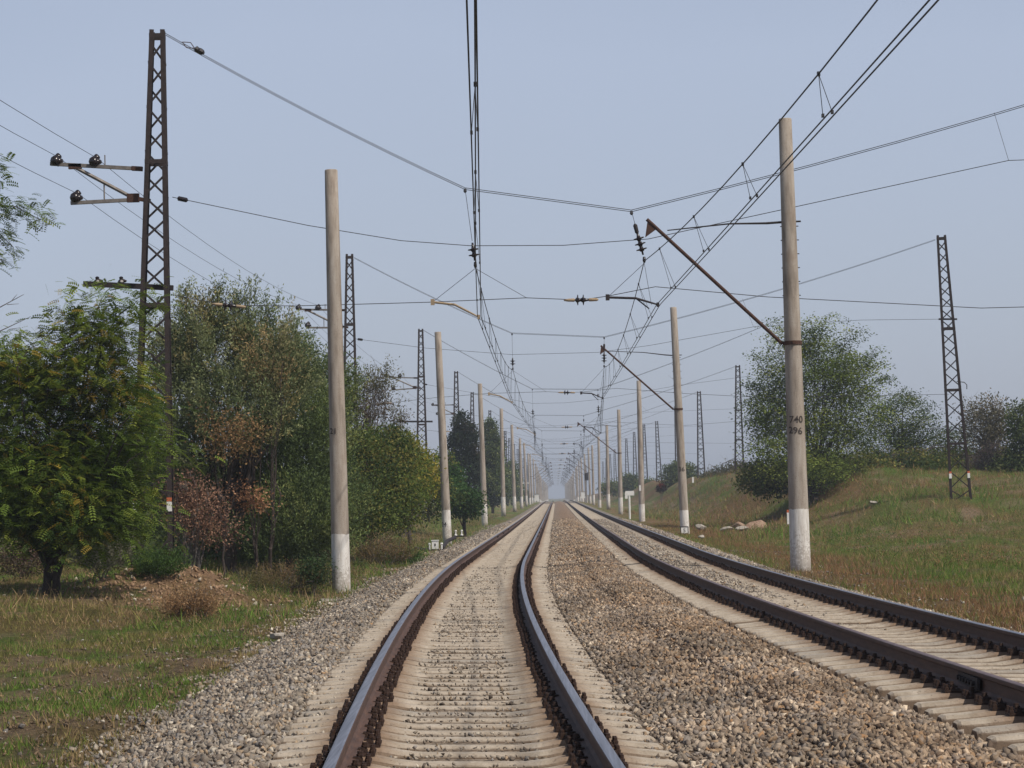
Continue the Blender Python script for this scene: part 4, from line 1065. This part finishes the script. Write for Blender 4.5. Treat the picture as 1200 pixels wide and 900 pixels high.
def foliage(kind, cp, nr, colfn, size=1.0, per=26, spread=.32):
    """leaves for clump centres cp with outward normals nr"""
    n = len(cp); cols = colfn(cp, nr)
    if kind == 'pinnate':
        nf = per; k = n*nf
        base = np.repeat(cp, nf, 0)+RNG.normal(size=(k, 3))*spread*.62
        d = unit(np.repeat(nr, nf, 0)*np.array([.9, .9, .25])+RNG.normal(size=(k, 3))*np.array([.75, .75, .35])+np.array([0, 0, -.1]))
        Lf = RNG.uniform(.16, .30, k)*size
        sidev = unit(np.cross(d, np.array([0, 0, 1.])+RNG.normal(size=(k, 3))*.35)); upn = np.cross(sidev, d)
        Q = []; m = 6
        for j in range(m):
            t = (j+.6)/m
            pp = base+d*(Lf*t)[:, None]+np.array([0, 0, -1.])*(Lf*t*t*.30)[:, None]
            for s_ in (-1, 1):
                dd = unit(sidev*s_+d*.45+np.array([0, 0, -.12]))
                Q.append(leafquads(pp, dd, upn, Lf*.32*(1-.45*abs(t-.45)), Lf*.135))
        V_ = np.concatenate(Q, 0); c = np.tile(np.repeat(cols, nf, 0)*RNG.uniform(.75, 1.25, (k, 1)), (2*m, 1))
    elif kind == 'shoot':
        m = per; L = RNG.uniform(.35, .85, n)*size
        d = unit(nr*np.array([.55, .55, .3])+np.array([0, 0, .75])+RNG.normal(size=(n, 3))*.28)
        t = np.tile(np.linspace(0, 1, m), n); k = n*m
        base = np.repeat(cp, m, 0)+np.repeat(d, m, 0)*(t*np.repeat(L, m))[:, None]+RNG.normal(size=(k, 3))*.05*size
        dd = unit(np.repeat(d, m, 0)*.8+RNG.normal(size=(k, 3))*.6)
        V_ = leafquads(base, dd, unit(RNG.normal(size=(k, 3))), RNG.uniform(.07, .12, k)*size, RNG.uniform(.024, .036, k)*size)
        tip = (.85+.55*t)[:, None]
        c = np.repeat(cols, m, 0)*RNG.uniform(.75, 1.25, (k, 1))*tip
    elif kind == 'layer':
        k = n*per; base = np.repeat(cp, per, 0)+RNG.normal(size=(k, 3))*spread*np.array([.75, .75, .20])
        out = np.repeat(nr, per, 0)*np.array([1, 1, .0]); q = base-np.repeat(cp, per, 0)
        base[:, 2] += (q*out).sum(1)*.25-.35*(q[:, :2]**2).sum(1)/spread
        dd = unit(RNG.normal(size=(k, 3))*np.array([1, 1, .45])+np.array([0, 0, -.15]))
        V_ = leafquads(base, dd, unit(RNG.normal(size=(k, 3))*.55+np.array([0, 0, 1.])), RNG.uniform(.09, .15, k)*size, RNG.uniform(.045, .07, k)*size)
        c = np.repeat(cols, per, 0)*RNG.uniform(.65, 1.35, (k, 1))
    else:
        k = n*per; base = np.repeat(cp, per, 0)+RNG.normal(size=(k, 3))*spread*.55*np.array([1, 1, .75])
        dd = unit(RNG.normal(size=(k, 3))+np.repeat(nr, per, 0)*.5+np.array([0, 0, -.2]))
        V_ = leafquads(base, dd, unit(RNG.normal(size=(k, 3))+np.array([0, 0, 1.])), RNG.uniform(.08, .14, k)*size, RNG.uniform(.045, .075, k)*size)
        c = np.repeat(cols, per, 0)*RNG.uniform(.7, 1.3, (k, 1))
    f = np.arange(len(V_)*4).reshape(-1, 4)
    return V_.reshape(-1, 3), f, np.repeat(np.clip(c, .002, 1), 4, 0)

def palette(*cs, w=None):
    A = np.array(cs); w_ = np.ones(len(A))/len(A) if w is None else np.array(w)/sum(w)
    def fn(cp, nr):
        i = (fbm(cp[:, 0]*1.1+cp[:, 1]*.6, cp[:, 2]*1.1, 71, 2)*1.9-.45)
        idx = np.clip(np.searchsorted(np.cumsum(w_), np.clip(i+RNG.normal(0, .16, len(cp)), 0, .999)), 0, len(A)-1)
        return A[idx]*RNG.uniform(.8, 1.2, (len(cp), 1))
    return fn

def limbs(b, foot, heads, r0, rng, fork=.35, wob=.06, n=5, rt=.010):
    """one tapered stem that forks into thinner limbs reaching the crown"""
    if not heads: return
    mean = sum((Vector(h) for h in heads), Vector())/len(heads); v = mean-foot
    top = foot+Vector((v.x*fork*.5, v.y*fork*.5, v.z*(fork+.1)))
    k = 5; stem = [foot.lerp(top, i/k)+Vector((rng.gauss(0, .03), rng.gauss(0, .03), 0))*v.length*.3*(i > 0) for i in range(k+1)]
    b.tube(stem, [r0*(1.15-.45*i/k) for i in range(k+1)], 8)
    for h in heads:
        h = Vector(h); o = stem[rng.choice((2, 3, 4, 5, 5, 5))]; L = (h-o).length
        pts = [o]
        for i in range(1, n+1):
            t = i/n; p = o.lerp(h, t)+Vector((0, 0, .10*L*math.sin(t*math.pi)))
            pts.append(p+Vector((rng.gauss(0, wob), rng.gauss(0, wob), rng.gauss(0, wob)))*L*.5*(i < n))
        b.tube(pts, [max(rt, r0*.5*(1-i/n)**1.1) for i in range(n+1)], 5)

TREES = 'trees beside the line'
def tree(name, label, foot, blobs, kind, n, colfn, r0=.12, size=1., per=26, spread=.32, shell=.45, trunks=1, nlimb=14, bark='bark', cat='tree', group=None, seed=1, fork=.35, sprays=(), twigs=0):
    """blobs = [((px, py), Y, (rx, rz) in pixels)]"""
    rng = random.Random(seed); B = []
    for (px, py), Y, (rx, rz) in blobs:
        c = P(px, py, Y); s = F/Y; B.append((tuple(c), (rx/s, max(rx, rz)/s*.85, rz/s)))
    cp, nr = crown_points(B, n, shell)
    for (ax_, ay_), (bx_, by_), Y, m_ in sprays:           # leafy sprays reaching out of the crown
        a_, c_ = P(ax_, ay_, Y), P(bx_, by_, Y); t = RNG.uniform(0, 1, m_)[:, None]
        q = np.array(a_)*(1-t)+np.array(c_)*t+RNG.normal(size=(m_, 3))*.07; q[:, 2] += (np.sin(t[:, 0]*math.pi)*.12)
        cp = np.concatenate([cp, q]); dv = np.array((c_-a_).normalized()); nr = np.concatenate([nr, np.tile(dv, (m_, 1))])
    cp[:, 2] = np.maximum(cp[:, 2], gz(cp[:, 0], cp[:, 1])+.08)
    foot.z = gzf(foot.x, foot.y)-.1
    root = empty(name, foot, label, cat, group)
    v, f, c = foliage(kind, cp, nr, colfn, size, per, spread)
    v[:, 2] = np.maximum(v[:, 2], gz(v[:, 0], v[:, 1]))
    big_mesh('crown', v, f, M['leaf'], root, col=c)
    b = MB()
    idx = rng.sample(range(len(cp)), min(nlimb, len(cp)))
    for t in range(trunks):
        ft = foot+Vector(((t-(trunks-1)/2)*r0*2.8, rng.uniform(-.1, .1), 0))
        limbs(b, ft, [cp[i] for i in idx[t::trunks]], r0, rng, fork)
    for (ax_, ay_), (bx_, by_), Y, m_ in sprays:
        a_, c_ = P(ax_, ay_, Y), P(bx_, by_, Y); mid = a_.lerp(c_, .5)+Vector((0, 0, .12)); b.tube([foot.lerp(a_, .7), a_, mid, c_], [.02, .014, .01, .005], 5)
    for i in range(twigs):
        j = rng.randrange(len(cp)); p = Vector(cp[j]); b.tube([p, p+Vector((rng.gauss(0, .2), rng.gauss(0, .2), rng.uniform(.2, .7)))*size], [.008, .003], 4)
    b.build('trunk', M[bark], root)
    return root

G_ash = palette((.10, .15, .024), (.15, .20, .030), (.215, .25, .038), (.30, .21, .035), (.055, .095, .018), w=[3, 3, 2.2, .8, 2])
G_ol = palette((.10, .13, .052), (.155, .18, .08), (.22, .235, .11), (.06, .082, .034), (.25, .21, .09), w=[3, 3, 2.0, 2, .5])
G_dk = palette((.072, .10, .036), (.11, .145, .046), (.17, .19, .065), (.044, .064, .026), w=[3, 3, 1.5, 2])
G_mid = palette((.08, .115, .024), (.125, .155, .035), (.20, .18, .045), (.045, .075, .02), w=[2, 2, 1, 2])
G_yel = palette((.20, .20, .026), (.30, .24, .035), (.11, .15, .022), w=[2, 1.3, 2])
G_pine = palette((.022, .034, .017), (.034, .046, .024), (.055, .045, .028), w=[3, 2, 1])
G_brn = palette((.36, .18, .09), (.48, .27, .15), (.14, .06, .035), w=[2, 2, 1])
G_pur = palette((.19, .11, .08), (.30, .17, .11), (.11, .06, .045), w=[2, 2, 1])
G_gry = palette((.15, .15, .105), (.20, .185, .13), (.09, .10, .06), w=[2, 1, 1])
G_loc = palette((.11, .155, .030), (.17, .215, .042), (.25, .28, .055), (.055, .085, .022), w=[2, 3, 1.4, 1.6])

def foot_at(px, py, Y):
    p = P(px, py, Y); return Vector((p.x, Y, p.z))

tree('ash_tree', 'bright green feathery tree with twin dark trunks at the left edge', foot_at(58, 688, 47),
     [((28, 500), 47, (62, 66)), ((105, 450), 47, (60, 44)), ((112, 392), 47, (34, 30)), ((60, 570), 46.5, (74, 52)), ((118, 555), 47, (46, 62)), ((15, 600), 46, (52, 34)), ((95, 610), 46, (52, 28)), ((-20, 430), 47, (46, 40)), ((150, 480), 47.5, (20, 40)), ((30, 440), 48, (26, 26)), ((150, 605), 48, (20, 26))],
     'pinnate', 1700, G_ash, .085, 1.0, 10, .42, .25, 2, 26, group=None, seed=3, fork=.22,
     sprays=[((105, 400), (120, 348), 47, 12), ((110, 395), (68, 362), 47, 9), ((118, 400), (162, 352), 47, 16), ((120, 405), (158, 378), 47, 9), ((90, 440), (62, 385), 47, 12), ((20, 430), (48, 402), 46, 10), ((145, 520), (225, 545), 46, 8), ((140, 500), (186, 470), 46, 10), ((140, 590), (190, 598), 46, 7), ((150, 540), (205, 520), 46, 10)])
tree('locust_tree', 'slender tree just outside the left edge, only its branch tips showing', foot_at(-95, 700, 40),
     [((-100, 300), 40, (45, 120)), ((-80, 420), 40, (45, 60))], 'pinnate', 240, G_ash, .10, .8, 7, .14, .3, 1, 12, group=None, seed=5, fork=.4,
     sprays=[((-40, 205), (12, 196), 40, 14), ((-30, 235), (6, 242), 40, 8), ((-10, 243), (48, 258), 40, 20), ((-30, 262), (16, 290), 40, 14), ((-30, 312), (5, 305), 40, 4)])
b = MB()
for pts in ([(-30, 372), (0, 360), (28, 345)], [(-40, 402), (0, 388), (36, 371)], [(8, 357), (22, 356)], [(10, 386), (24, 384)], [(14, 352), (20, 345)]):
    q = [P(x0, y0, 40) for x0, y0 in pts]; b.tube(q, [.014, .009, .004][:len(q)] if len(q) == 3 else [.006, .003], 4)
o = b.build('bare_twigs', M['greybark'], None)
lr = [q for q in bpy.data.objects if q.name.startswith('locust_tree')][0]; o.parent = lr; o.matrix_parent_inverse = Matrix.Translation(-Vector(lr.location))

tree('silvery_willow', 'tall silvery green tree with upright spiky shoots right of the nearest mast', foot_at(270, 640, 62),
     [((250, 425), 62, (58, 50)), ((305, 412), 62, (36, 36)), ((225, 395), 62, (28, 34)), ((212, 475), 62, (40, 52)), ((335, 440), 62, (36, 44)), ((285, 485), 61, (60, 48)), ((265, 385), 62.5, (26, 26)), ((230, 540), 61.5, (34, 44)), ((200, 430), 63, (26, 40)), ((215, 600), 62, (40, 50)), ((190, 540), 63, (30, 60))],
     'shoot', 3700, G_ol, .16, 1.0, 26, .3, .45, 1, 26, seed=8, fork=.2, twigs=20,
     sprays=[((250, 390), (256, 348), 62, 22), ((290, 390), (293, 350), 62, 24), ((222, 385), (215, 352), 62, 18), ((232, 385), (236, 356), 62, 14), ((330, 410), (346, 378), 62, 12), ((275, 385), (274, 362), 62, 14), ((312, 390), (316, 362), 62, 16)])
def G_tan(cp, nr): return palette((.19, .18, .085), (.28, .24, .12), (.15, .16, .07), (.30, .21, .10))(cp, nr)
tree('yellowing_bough', 'yellow brown bough on the right shoulder of the silvery tree', foot_at(318, 640, 61),
     [((322, 420), 60.6, (22, 34)), ((312, 455), 60.6, (20, 20)), ((300, 440), 60.4, (14, 16))], 'shoot', 130, G_tan, .05, 1.0, 22, .3, .3, 1, 6, cat='tree', seed=9)
tree('dark_willow', 'dense dark green bushy tree directly left of the nearest left pole', foot_at(340, 650, 66),
     [((350, 480), 66, (42, 62)), ((335, 560), 64, (60, 62)), ((368, 540), 64, (38, 80)), ((310, 520), 66, (34, 36)), ((385, 470), 68, (30, 46)), ((340, 430), 66.5, (14, 26)), ((355, 610), 62, (52, 40)), ((300, 590), 65, (26, 50)), ((385, 600), 66, (40, 50)), ((325, 630), 62, (60, 30)), ((310, 645), 64, (40, 20)), ((375, 640), 63, (34, 22))],
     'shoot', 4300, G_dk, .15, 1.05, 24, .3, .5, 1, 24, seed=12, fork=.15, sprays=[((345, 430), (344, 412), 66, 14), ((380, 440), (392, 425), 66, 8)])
tree('withered_shrub', 'withered purple brown shrub with pale stems at the foot of the trees', foot_at(226, 668, 56),
     [((232, 600), 56, (32, 32)), ((214, 575), 56.5, (22, 22)), ((250, 622), 56, (24, 18))], 'broad', 340, G_pur, .05, .62, 14, .36, .2, 3, 26, 'greybark', 'shrub', seed=15, fork=.1, twigs=60)
tree('dry_bough', 'orange brown dead leaves hanging low beside the withered shrub', foot_at(300, 655, 57),
     [((290, 580), 57, (13, 9)), ((300, 592), 57, (12, 5)), ((284, 566), 57, (5, 8)), ((296, 586), 57, (16, 4))], 'broad', 60, G_brn, .03, .7, 11, .30, .1, 1, 8, 'bark', 'bough', seed=16)
tree('brown_leaved_bough', 'tan brown dead leaves in the middle of the silvery tree', foot_at(262, 650, 58.5),
     [((278, 503), 58.5, (26, 20)), ((256, 520), 58.3, (16, 12)), ((285, 525), 58.5, (12, 12)), ((244, 490), 58.5, (10, 14))], 'broad', 130, palette((.30, .19, .09), (.22, .13, .06), (.13, .10, .04)), .03, .7, 12, .42, .1, 1, 5, 'bark', 'bough', seed=17)
tree('twiggy_tree', 'sparse tree with bare reddish twigs right of the nearest left pole', foot_at(425, 625, 84),
     [((430, 470), 84, (22, 26)), ((415, 505), 84, (20, 40)), ((445, 500), 83, (26, 26)), ((440, 455), 84, (20, 10)), ((400, 480), 86, (12, 40))], 'shoot', 620, palette((.10, .10, .045), (.14, .13, .06), (.09, .07, .05)), .10, 1.05, 16, .3, .2, 1, 26, 'greybark', seed=21, twigs=160,
     sprays=[((430, 460), (448, 440), 84, 12), ((445, 470), (440, 452), 84, 8)])
tree('bushy_tree', 'green bushy tree between the nearest and second left poles', foot_at(430, 630, 80),
     [((430, 560), 80, (38, 58)), ((455, 540), 82, (34, 40)), ((425, 600), 77, (40, 30)), ((465, 590), 80, (26, 32))], 'broad', 1150, G_mid, .12, 1.0, 22, .42, .45, 1, 14, seed=22)
tree('yellow_green_tree', 'yellow green shrubby tree left of the second left pole', foot_at(480, 615, 108),
     [((485, 545), 108, (22, 22)), ((475, 570), 106, (22, 32)), ((500, 560), 112, (12, 26)), ((462, 520), 112, (22, 18))], 'broad', 620, G_yel, .10, 1.25, 20, .45, .4, 1, 12, seed=23)
tree('leafy_shrub', 'dark leafy shrub mass in front of the second lattice mast row', foot_at(470, 618, 118),
     [((505, 580), 125, (22, 28)), ((520, 560), 135, (12, 34)), ((450, 590), 112, (30, 22))], 'broad', 520, G_mid, .10, 1.5, 18, .5, .4, 1, 10, cat='shrub', seed=24)
tree('pine_tree', 'dark brownish pine behind the gap between second and third left poles', foot_at(545, 598, 200),
     [((541, 498), 200, (10, 16)), ((540, 525), 200, (17, 22)), ((545, 555), 200, (20, 30)), ((532, 560), 200, (8, 26)), ((553, 520), 200, (8, 24)), ((535, 510), 200, (5, 14)), ((556, 540), 200, (7, 10))], 'broad', 700, G_pine, .14, 2.0, 22, .45, .4, 1, 12, seed=25)
tree('pine_tree', 'taller dark pine between the third and fourth left poles', foot_at(577, 594, 255),
     [((574, 503), 255, (7, 13)), ((577, 530), 255, (10, 24)), ((578, 565), 255, (14, 28)), ((566, 555), 255, (7, 30)), ((583, 520), 255, (5, 10))], 'broad', 700, G_dk, .14, 2.4, 22, .5, .4, 1, 12, seed=26)
tree('broadleaf_shrub', 'low broad leaved green shrub between second and third left poles', foot_at(545, 606, 128),
     [((545, 590), 128, (18, 15)), ((532, 580), 132, (10, 16)), ((530, 560), 134, (8, 12))], 'broad', 520, palette((.06, .12, .035), (.04, .085, .024), (.09, .12, .03)), .08, 1.4, 20, .45, .4, 1, 8, cat='shrub', seed=27)
tree('distant_tree', 'hazy green tree behind the fifth and sixth left poles', foot_at(600, 590, 400),
     [((600, 562), 400, (8, 24)), ((607, 574), 420, (6, 12)), ((592, 568), 380, (7, 22))], 'broad', 460, G_dk, .12, 3.4, 18, .6, .4, 1, 8, seed=28)
tree('distant_tree', 'low hazy tree at the far end of the left pole row', foot_at(613, 586, 500),
     [((613, 581), 500, (8, 5))], 'broad', 130, G_dk, .1, 3.6, 18, .7, .4, 1, 6, seed=29)
tree('backdrop_tree', 'dim tree filling the gap behind the ash tree', foot_at(130, 650, 85),
     [((120, 570), 76, (110, 60)), ((20, 580), 80, (60, 50)), ((210, 590), 72, (60, 60)), ((280, 600), 72, (60, 60)), ((340, 610), 72, (60, 50)), ((255, 642), 69, (90, 26))], 'broad', 4400, G_dk, .14, 1.3, 20, .5, .3, 2, 14, seed=30)
# low shrubs and weeds on the left
def shrub(name, label, px, py, Y, rx, rz, kind, n, colfn, size=.8, per=16, seed=1, bark='greybark', **k):
    return tree(name, label, foot_at(px, py+rz, Y), [((px, py), Y, (rx, rz))], kind, n, colfn, .010, size, per, .22, .2, 3, 8, bark, 'shrub', None, seed, .1, **k)
WEED = dict(bark='greybark')
shrub('grey_shrub', 'rounded grey green shrub right of the twin dark trunks', 118, 655, 50, 30, 18, 'shoot', 260, G_gry, .8, 22, 41)
shrub('purple_shrub', 'low purplish brown shrub at the left edge under the ash', 28, 655, 52, 36, 20, 'broad', 220, palette((.14, .09, .07), (.10, .08, .05), (.18, .13, .09)), .55, 14, 42)
shrub('tall_grass_tussock', 'dark green feathery tussock on top of the earth mound', 184, 668, 50, 28, 9, 'shoot', 420, palette((.05, .09, .022), (.07, .115, .03)), .55, 20, 43)
shrub('dry_tussock', 'rusty dry weed clump on the slope of the earth mound', 224, 722, 43, 28, 18, 'shoot', 300, palette((.22, .13, .065), (.30, .19, .10), (.15, .085, .045)), .62, 18, 44, twigs=40)
shrub('dry_weeds', 'brown weeds spreading left of the foot of the nearest left pole', 335, 684, 55, 60, 13, 'shoot', 560, palette((.20, .125, .065), (.14, .11, .045), (.10, .09, .035)), .5, 16, 45, twigs=60)
shrub('dry_weeds', 'brown and green weeds between the nearest left pole and the cable box', 452, 652, 75, 34, 11, 'shoot', 380, palette((.20, .13, .07), (.12, .11, .04), (.16, .11, .05)), .7, 16, 46, twigs=40)
shrub('green_weeds', 'dark green weeds directly left of the nearest left pole foot', 368, 668, 54.5, 16, 13, 'broad', 190, palette((.05, .085, .03), (.07, .10, .04)), .5, 14, 47)
shrub('green_weeds', 'fresh green weeds near the cable box', 470, 652, 78, 26, 6, 'broad', 260, palette((.05, .10, .022), (.07, .125, .03)), .6, 14, 48)

# right bank
tree('honey_locust', 'large feathery light green tree behind the nearest right pole', foot_at(952, 578, 130),
     [((950, 430), 130, (52, 40)), ((908, 470), 130, (32, 48)), ((996, 438), 130, (42, 34)), ((945, 500), 130, (62, 52)), ((1000, 490), 130, (40, 38)), ((915, 534), 128, (32, 28)), ((960, 545), 128, (42, 24)), ((940, 395), 130, (40, 18))],
     'layer', 1500, G_loc, .14, 1.25, 36, .58, .15, 2, 60, seed=51, fork=.12,
     sprays=[((900, 440), (880, 408), 130, 9), ((890, 470), (878, 445), 130, 9), ((890, 500), (879, 472), 130, 8), ((895, 530), (880, 520), 130, 8), ((930, 400), (905, 372), 130, 10), ((960, 400), (972, 366), 130, 8), ((985, 410), (1012, 384), 130, 10), ((1010, 430), (1026, 408), 130, 7), ((1010, 460), (1042, 440), 130, 11), ((955, 400), (948, 370), 130, 8), ((905, 520), (876, 552), 130, 8), ((990, 400), (995, 372), 130, 6)])
tree('young_locust', 'dark and light green tree between the feathery tree and the leaning mast', foot_at(1060, 565, 140),
     [((1060, 490), 140, (36, 34)), ((1040, 520), 140, (40, 34)), ((1085, 520), 140, (34, 36)), ((1035, 470), 142, (14, 14)), ((1065, 462), 142, (14, 12)), ((1120, 520), 142, (22, 26))],
     'layer', 560, palette((.045, .075, .022), (.07, .105, .03), (.22, .25, .06), (.05, .08, .02)), .14, 1.25, 34, .60, .2, 2, 20, seed=52, fork=.15)
tree('shrub_belt', 'belt of green shrubs along the top of the bank behind the leaning mast', foot_at(1000, 565, 134),
     [((905, 560), 132, (40, 20)), ((990, 550), 134, (60, 22)), ((1060, 548), 136, (60, 18)), ((1120, 545), 138, (34, 18)), ((1170, 548), 138, (40, 22))], 'broad', 1500, palette((.08, .115, .028), (.13, .15, .036), (.20, .18, .045), (.045, .07, .022)), .08, 1.7, 18, .5, .3, 2, 12, cat='shrubs', seed=53)
tree('grey_tree', 'half bare greyish brown tree right of the leaning mast', foot_at(1158, 560, 138),
     [((1160, 490), 138, (26, 26)), ((1150, 510), 138, (24, 26)), ((1172, 505), 138, (18, 30)), ((1138, 480), 140, (10, 12))], 'broad', 420, palette((.13, .12, .075), (.17, .15, .10), (.09, .085, .045), (.22, .16, .09)), .13, 1.4, 14, .5, .2, 2, 26, 'greybark', seed=54, twigs=150)
tree('dark_tree', 'dark green tree cut by the right edge of the picture', foot_at(1200, 570, 132),
     [((1195, 495), 132, (14, 24)), ((1210, 520), 132, (26, 36)), ((1190, 550), 132, (28, 20))], 'broad', 560, G_dk, .13, 1.5, 18, .45, .4, 1, 12, seed=55)
tree('purple_thicket', 'purplish bare thicket under the grey tree', foot_at(1150, 562, 134),
     [((1150, 545), 134, (22, 14)), ((1162, 530), 134, (12, 10))], 'broad', 200, palette((.11, .085, .085), (.15, .11, .10)), .05, .9, 12, .4, .2, 3, 20, 'greybark', 'shrub', seed=56, twigs=120)
tree('round_bush', 'dark round bush behind the second right pole', foot_at(796, 575, 300),
     [((792, 560), 300, (16, 15)), ((806, 558), 300, (10, 14)), ((796, 550), 300, (10, 8))], 'broad', 420, G_dk, .1, 2.6, 18, .7, .4, 1, 8, cat='bush', seed=57)
tree('distant_bush', 'hazy bush between the third and fourth right poles', foot_at(740, 580, 420),
     [((740, 568), 420, (12, 8)), ((716, 572), 430, (11, 6)), ((760, 574), 410, (10, 4)), ((738, 563), 420, (7, 5))], 'broad', 340, G_mid, .1, 3.4, 18, 1.0, .4, 1, 6, cat='bush', seed=58)
tree('distant_bush', 'pale bush by the lattice masts on the crest of the bank', foot_at(842, 572, 240),
     [((845, 556), 240, (12, 7)), ((862, 550), 235, (10, 8)), ((878, 558), 225, (16, 14)), ((830, 560), 250, (8, 5))], 'broad', 360, palette((.10, .10, .05), (.15, .12, .07), (.07, .085, .035)), .08, 2.0, 16, .6, .4, 2, 8, 'greybark', 'bush', seed=59, twigs=80)
shrub('red_shrub', 'tiny dark red shrub at the foot of the farthest right mast', 775, 572, 250, 5, 5, 'broad', 60, palette((.16, .03, .02), (.05, .03, .025)), 1.6, 14, 60)

# ------------------------------------------------------------------ grass
def grass(name, x, y, hmin, hmax, wid, label, green_only=False):
    n = len(x); g, d, s_ = ground_mix(x, y)
    keep = (RNG.uniform(size=n) > s_*.8) & (np.exp(-((x+8.2)/1.5)**2-((y-50)/3.2)**2)*1.1 < RNG.uniform(size=n)); x, y, g, d = x[keep], y[keep], g[keep], d[keep]; n = len(x)
    z = gz(x, y)-.01
    h = RNG.uniform(hmin, hmax, n)*(.55+.9*fbm(x/.7, y/.7, 15)); w = wid*RNG.uniform(.7, 1.3, n)
    az = RNG.uniform(0, 2*math.pi, n); lean = RNG.normal(0, .45, (n, 2))
    base = np.stack([x, y, z], 1); a = np.stack([np.cos(az), np.sin(az), az*0], 1)*w[:, None]
    tip = base+np.stack([lean[:, 0]*h, lean[:, 1]*h, h], 1)
    v = np.stack([base-a, base+a, tip], 1).reshape(-1, 3); f = np.arange(n*3).reshape(-1, 3)
    gc = np.array([.125, .20, .034]); ol = np.array([.20, .185, .055]); dr = np.array([.32, .225, .115]); ru = np.array([.28, .155, .08])
    isd = RNG.uniform(size=n) < np.clip(.18+.62*d*(1-g*.75), 0, 1)
    c = np.where(isd[:, None], dr, gc*g[:, None]+ol*(1-g[:, None]))
    rz_ = np.exp(-((x-6.6)/1.4)**2)*.75+sstep(8, 10, x)*sstep(90, 130, y)*.35
    isr = RNG.uniform(size=n) < rz_; c = np.where(isr[:, None], ru, c)
    c = c*RNG.uniform(.6, 1.3, (n, 1))
    return tag(big_mesh(name, v, f, M['blade'], col=np.repeat(c, 3, 0)), label, 'grass', kind='stuff')
n = 330000
y = 13+67*RNG.uniform(size=n)**1.25; x = xt1(y)-2.35-RNG.uniform(0, 1, n)**.9*np.minimum(2.5+y*.22, 14)
cl = fbm(x/.35, y/.35, 33); k = cl > .40
grass('short_grass', x[k], y[k], .03, .13, .006, 'short green and dry grass on the left verge')
n = 230000
y = 22+120*RNG.uniform(size=n)**1.1; x = xt2(y)+2.05+RNG.uniform(0, 1, n)*np.minimum(1.5+y*.17, 22)
cl = fbm(x/.4, y/.4, 34); k = cl > .36
grass('verge_grass', x[k], y[k], .06, .20, .0065, 'green and rusty dry grass on the right verge and bank')
n = 26000
y = RNG.uniform(95, 260, n); x = 7+RNG.uniform(0, 1, n)*np.minimum(y*.16, 26)
grass('bank_grass', x, y, .15, .45, .02, 'long rusty and green grass along the top of the bank')
n = 26000
y = RNG.uniform(40, 200, n); x = -4.6-RNG.uniform(0, 1, n)*6
grass('weedy_grass', x, y, .10, .34, .011, 'tall dry weeds along the left pole row')

def scrub(name, label, x, y, cols, size, per, sink=.05):
    z = gz(x, y)-sink; cp = np.stack([x, y, z], 1); nr = unit(RNG.normal(size=(len(x), 3))*np.array([1, 1, .2])+np.array([0, 0, .8]))
    v, f, c = foliage('shoot', cp, nr, cols, size, per); v[:, 2] = np.maximum(v[:, 2], gz(v[:, 0], v[:, 1]))
    return tag(big_mesh(name, v, f, M['leaf'], col=c), label, 'scrub', kind='stuff')
C_bank = palette((.10, .14, .03), (.16, .15, .05), (.24, .135, .065), (.07, .105, .028), (.22, .17, .08))
n = 9500
y = RNG.uniform(48, 250, n); x = 8.5+RNG.uniform(0, 1, n)*np.minimum(y*.17, 28)
k = fbm(x/2.0, y/3.6, 131) > .49; scrub('bank_scrub', 'low scrub and tussocks mottling the grassy bank', x[k], y[k], C_bank, .72, 15)
C_weed = palette((.22, .14, .075), (.16, .12, .05), (.10, .12, .04), (.28, .18, .10), (.06, .09, .028))
n = 3600
y = 40+RNG.uniform(0, 1, n)*190; x = -5.5-RNG.exponential(1.6, n)-.5*(y < 60)
k = fbm(x/1.4, y/4.0, 133) > .45; scrub('verge_scrub', 'brown and green weeds in front of the left trees', x[k], y[k], C_weed, .55, 14)
n = 500
y = 40+RNG.uniform(0, 1, n)*14; x = -6.2-RNG.uniform(0, 5.5, n); k = fbm(x/1.0, y/2.0, 135) > .5
scrub('foreground_scrub', 'sparse dry weeds on the near left slope', x[k], y[k], C_weed, .38, 14)

# ------------------------------------------------------------------ air
b = MB(); b.box((0, 700, 9.3), (5200, 3400, 26.5))
m, n, bs = mat_new('hazy_air'); n.nodes.remove(bs)
pv = N(n, 'ShaderNodeVolumePrincipled'); pv.inputs['Color'].default_value = (.80, .86, .96, 1); pv.inputs['Density'].default_value = .00045
pv.inputs['Anisotropy'].default_value = .2
n.links.new(pv.outputs[0], n.nodes['Material Output'].inputs['Volume'])
o = b.build('haze', m); tag(o, kind='stuff')
